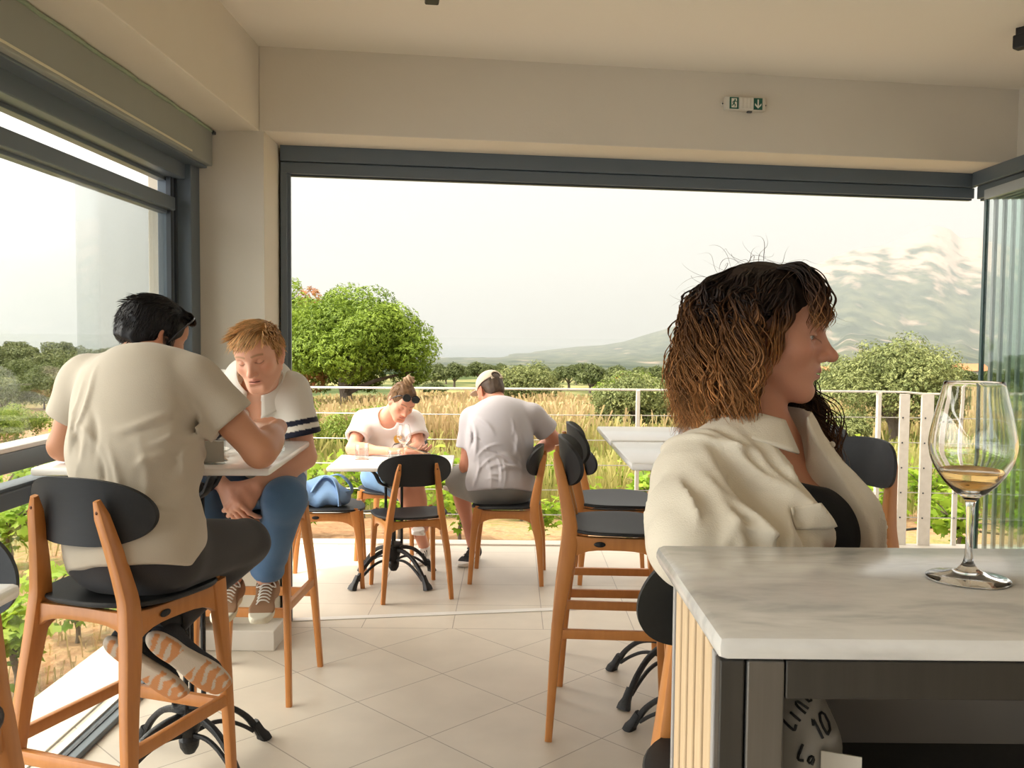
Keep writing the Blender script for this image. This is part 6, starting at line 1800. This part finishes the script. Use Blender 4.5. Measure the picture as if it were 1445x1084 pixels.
# black drip pipe along the nearest row, and two farmhouses
tag(part('drip_pipe', M_LAMP, None, lambda b: b.tube(spline([(x, 8.62 + .05 * math.sin(x * 2), float(gz(x, 8.6)) + .26 + .03 * math.sin(x * 5)) for x in np.linspace(-3, 6, 30)], 60), .012, 6)), 'black drip irrigation pipe along the nearest row of vines', 'pipe')
def farmhouse(x, y, z, w, d, h, rz, label):
    r = empty('farmhouse', (x, y, z), R(rz), label, 'house', 'distant farmhouses')
    part('wall', mat('lime_wash', (.70, .64, .55), .9), r, lambda b: b.box((-w / 2, -d / 2, -2), (w / 2, d / 2, h)), smooth=False)
    part('roof', mat('terracotta_roof', (.55, .20, .09), .9, noise=(1.5, (.42, .15, .07), .3)), r, lambda b: b.prism([(-d / 2 - .4, h - .1), (d / 2 + .4, h - .1), (0, h + d * .28)], -w / 2 - .4, w / 2 + .4, Matrix(((0, 0, 1, 0), (1, 0, 0, 0), (0, 1, 0, 0), (0, 0, 0, 1)))), smooth=False)
    for i in (-.25, .25): part('window', M_LAMP, r, lambda b: b.box((w * i - .5, -d / 2 - .05, h * .35), (w * i + .5, -d / 2 + .1, h * .7)), smooth=False)
farmhouse(63.5, 128, -4.2, 3.6, 3, 1.5, 8, 'orange-roofed farmhouse between the olive tree and the folded glass panes')
farmhouse(52.5, 160, -5.6, 4.5, 3, 1.4, -5, 'low pale farmhouse with orange roof beyond the face of the woman in cream')
farmhouse(9.5, 175, -8.6, 3.4, 2.4, 1.2, 0, 'small white farm building in the tree row, right of the man with the cap')
# ---------------------------------------------------------------- glasses, phone, bag and small things
M_CRYSTAL = real_glass('crystal', (1, 1, 1), 0, 1.48)
M_WINE = real_glass('amber_wine', (.95, .62, .22), 0, 1.34)
M_WATER = real_glass('water', (.97, .99, 1), 0, 1.33)
def prof(pts, n=40):
    return [(p.x, p.z) for p in spline([(r, 0, z) for r, z in pts], n)]
def wine_glass(x, y, z, s, fill, label, group=None, wine=M_WINE):
    root = empty('wine_glass', (x, y, z), 0, label, 'wine glass', group)
    outer = [(.0335, .238), (.0385, .218), (.0445, .193), (.0485, .170), (.0480, .155), (.0430, .138), (.0320, .120), (.0190, .106), (.0095, .099), (.0055, .092), (.0044, .075), (.0040, .050), (.0046, .030), (.0075, .018), (.016, .0105), (.030, .0058), (.044, .0030), (.0475, .0016)]
    o = prof(outer, 70)
    inner = prof([(.0328, .2385), (.0376, .218), (.0436, .193), (.0476, .170), (.0471, .155), (.0420, .139), (.0308, .1215), (.0170, .109), (.004, .1065), (.0001, .1063)], 40)
    P = list(reversed(inner)) + [(.0332, .2390)] + o + [(.0470, .0), (.0001, .0)]
    P = [(r * s, q * s) for r, q in P]
    part('glass', M_CRYSTAL, root, lambda b: b.lathe(P, 56), ang=80)
    if fill:
        zt = fill * s
        W = [(r * s * .992, q * s + .0003) for r, q in reversed(inner) if q * s < zt]
        rt = W[-1][0]
        part('wine', wine, root, lambda b: b.lathe(W + [(rt, zt), (rt * .96, zt - .0008), (.0001, zt - .0008)], 56), ang=60)
    return root
wine_glass(.554, 1.102, 1.161, 1.0, .1315, 'tall wine glass with a little amber wine on the marble counter', 'wine glasses')
wine_glass(-.635, 5.42, .711, .88, .118, 'wine glass with a little pale wine on the terrace table', 'wine glasses', real_glass('pale_wine', (.97, .93, .78), 0, 1.34))
M_TUMBLER = thin_glass('tumbler_glass', (.93, .95, .95), 1.6)
M_WATER_T = thin_glass('still_water', (.93, .95, .96), .8)
def tumbler(x, y, z, r, h, fill, label, group='water tumblers'):
    root = empty('tumbler', (x, y, z), 0, label, 'glass', group)
    P = [(.0001, .010), (r - .004, .010), (r - .0022, .014), (r - .0016, h), (r - .0008, h + .0008), (r, h), (r - .001, .004), (r - .003, 0), (.0001, 0)]
    part('glass', M_TUMBLER, root, lambda b: b.lathe(P, 40), ang=50)
    if fill: part('water', M_WATER_T, root, lambda b: b.lathe([(.0001, .0105), (r - .0045, .0105), (r - .0028, .015), (r - .0022, fill), (.0001, fill)], 40), ang=40)
    return root
# terrace table: drink on a white saucer, second tumbler, phone
M_CHINA = mat('white_china', (.78, .76, .72), .25, coat=.3)
sc = empty('serving_tray', (-.875, 5.36, .711), R(6), 'small white tray under the water tumbler on the terrace table', 'tray')
part('tray', M_CHINA, sc, lambda b: b.box((-.062, -.045, 0), (.135, .045, .006), .002).box((-.062, -.045, .004), (.135, -.040, .012), .002).box((-.062, .04, .004), (.135, .045, .012), .002), smooth=False)
part('coaster', mat('dark_coaster', (.05, .045, .04), .7), sc, lambda b: b.lathe([(.0001, .0065), (.040, .0065), (.040, .0095), (.0001, .0095)], 32), ang=30)
tumbler(-.875, 5.36, .7215, .040, .088, .060, 'water tumbler on the small white tray on the terrace table')
tumbler(-.675, 5.28, .711, .036, .075, .040, 'short tumbler beside the wine glass on the terrace table')
ph = empty('mobile_phone', (-.560, 5.455, .768), R(-32), 'mobile phone in the hand of the woman in the white T-shirt', 'phone')
ph.rotation_euler = (R(14), R(8), R(62))
part('phone_case', mat('tan_phone_case', (.50, .30, .16), .5), ph, lambda b: b.box((-.037, -.076, -.005), (.037, .076, .004), .004))
part('screen', mat('dark_screen', (.25, .23, .20), .12), ph, lambda b: b.box((-.033, -.071, .0035), (.033, .071, .0046), .001))
# high table of the two men: tumbler, clear menu holder, board with bread and napkin
tumbler(-.785, 3.04, 1.061, .034, .085, 0, 'empty tumbler behind the hand of the dark-haired man on the high table')
hd = empty('menu_holder', (-.905, 2.735, 1.061), R(-4), 'clear acrylic card holder with a white card on the high table', 'card holder')
part('acrylic', thin_glass('acrylic', (.9, .92, .92), 1.2), hd, lambda b: b.box((-.052, -.004, 0), (.052, .004, .075), .001).box((-.052, -.02, 0), (.052, .02, .004), .001), smooth=False)
part('card', mat('white_card', (.70, .68, .63), .6), hd, lambda b: b.box((-.048, -.0015, .006), (.048, .0015, .068)), smooth=False)
pl = empty('plate', (-1.00, 2.93, 1.061), 0, 'small white plate with bread on the high table, half hidden by the man in beige', 'plate')
part('dish', M_CHINA, pl, lambda b: b.lathe([(.0001, .004), (.05, .004), (.085, .014), (.095, .018), (.096, .016), (.086, .010), (.052, 0), (.0001, 0)], 40), ang=60)
def bread(x, y, z, rz, L, lab):
    f = SD().u(ell_((0, 0, .018), (L, .030, .019)), 0).i(half_((0, 0, .002), (0, 0, -1)), .004)
    v, q = nets(lambda P: f(P) + .003 * wob(P, 60., 3), (-L - .02, -.05, -.02), (L + .02, .05, .06), .004)
    o = mesh_obj('bread_slice', relax(v, q, 1), q, mat('bread_crust', (.52, .32, .15), .8, noise=(40, (.66, .48, .28), .3)), None)
    o.location = (x, y, z); o.rotation_euler = (0, 0, R(rz)); return tag(o, lab, 'bread', 'bread on the small plate')
bread(-.985, 2.915, 1.066, 30, .055, 'brown slice of bread in front on the small plate, beside the man in beige')
bread(-1.015, 2.965, 1.066, -15, .050, 'brown slice of bread at the back of the small plate, beside the man in beige')
nk = empty('napkin', (-.955, 2.815, 1.061), R(25), 'folded tan paper napkin on the high table next to the bread plate', 'napkin')
part('paper', mat('kraft_paper', (.52, .37, .22), .9), nk, lambda b: b.grid(lambda u, v: (-.075 + .15 * u, -.05 + .10 * v, .002 + .012 * math.sin(3.1 * u) ** 2 * (1 - v)), 14, 8).grid(lambda u, v: (-.070 + .14 * u, -.045 + .085 * v, .006 + .014 * math.sin(3.1 * u) ** 2 * (1 - v)), 14, 8))
# blue slouched cloth bag on the bistro chair
bg = empty('cloth_bag', (-1.10, 5.36, .452), R(5), 'slouched blue cloth bag with a strap lying on a terrace chair', 'bag')
f = SD(); f.u(ell_((-.02, 0, .05), (.165, .115, .066)), 0).u(ell_((-.02, 0, .095), (.105, .085, .06)), .05).u(ell_((.02, 0, .135), (.055, .055, .035)), .05).u(ell_((.085, -.01, .05), (.075, .09, .055)), .04)
f.i(half_((0, 0, .004), (0, 0, -1)), .01)
def bagf(P): return f(P) + .013 * np.sin(42 * (P[:, 0] * .8 + P[:, 2]) + 3 * wob(P, 12., 5)) * np.clip(wob(P, 9., 6) * 1.4 + .2, 0, 1) + .006 * wob(P, 22., 7) + .006 * np.sin(50 * (P[:, 0] - P[:, 2] * .7) + 2 * wob(P, 14., 9)) * np.clip(wob(P, 10., 8) * 1.4, 0, 1)
v, q = nets(bagf, (-.24, -.2, -.03), (.24, .2, .27), .005); v = relax(v, q, 1)
M_DENIM = cloth('bag_denim', (.17, .30, .55), (.24, .40, .66), .9, (400, .2))
mesh_obj('bag_body', v, q, M_DENIM, bg)
for k, pts in enumerate(([(-.06, -.10, .09), (-.02, -.085, .15), (.02, -.06, .178), (.07, -.075, .155), (.10, -.10, .08), (.105, -.115, .01)], [(.02, .03, .160), (.09, .02, .172), (.15, -.01, .13), (.165, -.02, .08), (.12, -.05, .07)])):
    part('strap', M_DENIM, bg, lambda b: b.sweep(spline(pts, 24), (.030, .006, .4)))
# under the counter: scribbled plastic bag and a white card
pb = empty('plastic_bag', (.335, 1.06, .9005), 0, 'crumpled clear plastic bag with black handwriting under the counter', 'plastic bag')
f2 = SD().u(ell_((0, 0, .075), (.052, .07, .085)), 0).u(ell_((.02, 0, .03), (.06, .07, .04)), .03).i(half_((0, 0, .0), (0, 0, -1)), .006)
def pbf(P): return f2(P) + .010 * wob(P, 26., 15) + .006 * np.abs(wob(P, 50., 16))
v, q = nets(pbf, (-.12, -.13, -.02), (.13, .13, .24), .0045)
mesh_obj('film', relax(v, q, 0), q, mat('dull_plastic_film', (.30, .28, .245), .35, 0, .5), pb, False)
def scrib(b):
    def stroke(pts):
        Q = []
        for x, z in spline([(x, 0, z) for x, z in pts], 9) and [(p.x, p.z) for p in spline([(x, 0, z) for x, z in pts], 9)]:
            P = A(x, -.16, z)
            for _ in range(60):
                dd = float(pbf(P[None])[0])
                if dd < .0006 or P[1] > -.02: break
                P = P + A(0, 1, 0) * min(dd * .7, .01)
            Q.append((x, float(P[1]) - .0008, z))
        b.tube(Q, .0016, 5)
    G = {'0': [[(0, .0), (.5, .1), (.55, .7), (.2, 1), (-.05, .6), (0, 0)]], '1': [[(.1, .75), (.3, 1), (.3, 0)]], 'L': [[(.1, 1), (.05, 0), (.5, .05)]], 'A': [[(0, 0), (.25, 1), (.5, 0)], [(.1, .4), (.45, .4)]], 'n': [[(0, 0), (.02, .6), (.3, .6), (.4, 0)]], 'i': [[(.1, .6), (.12, 0)]], 'a': [[(.4, .5), (.1, .5), (.05, .1), (.35, .1), (.42, .55), (.45, 0)]]}
    for txt, x0, z0, ang, sz in (('Lina', -.018, .112, 52, .019), ('10', .008, .106, 25, .019), ('La', -.016, .086, -20, .016), ('0', -.036, .122, 10, .022), ('n', -.036, .095, 0, .017)):
        ca, sa = math.cos(R(ang)), math.sin(R(ang)); x = 0
        for chh in txt:
            for st in G[chh]: stroke([(x0 + ((x + u * .8) * ca - w * sa) * sz, z0 + ((x + u * .8) * sa + w * ca) * sz) for u, w in st])
            x += .62
part('handwriting', mat('black_marker', (.006, .006, .006), .6), pb, scrib, smooth=False)
cd = empty('white_card', (.352, .985, .9005), R(-22), 'blank white card standing under the counter beside the plastic bag', 'card')
part('card', mat('card_stock', (.66, .62, .54), .7), cd, lambda b: b.box((-.01, -.001, 0), (.032, .001, .098)), smooth=False)
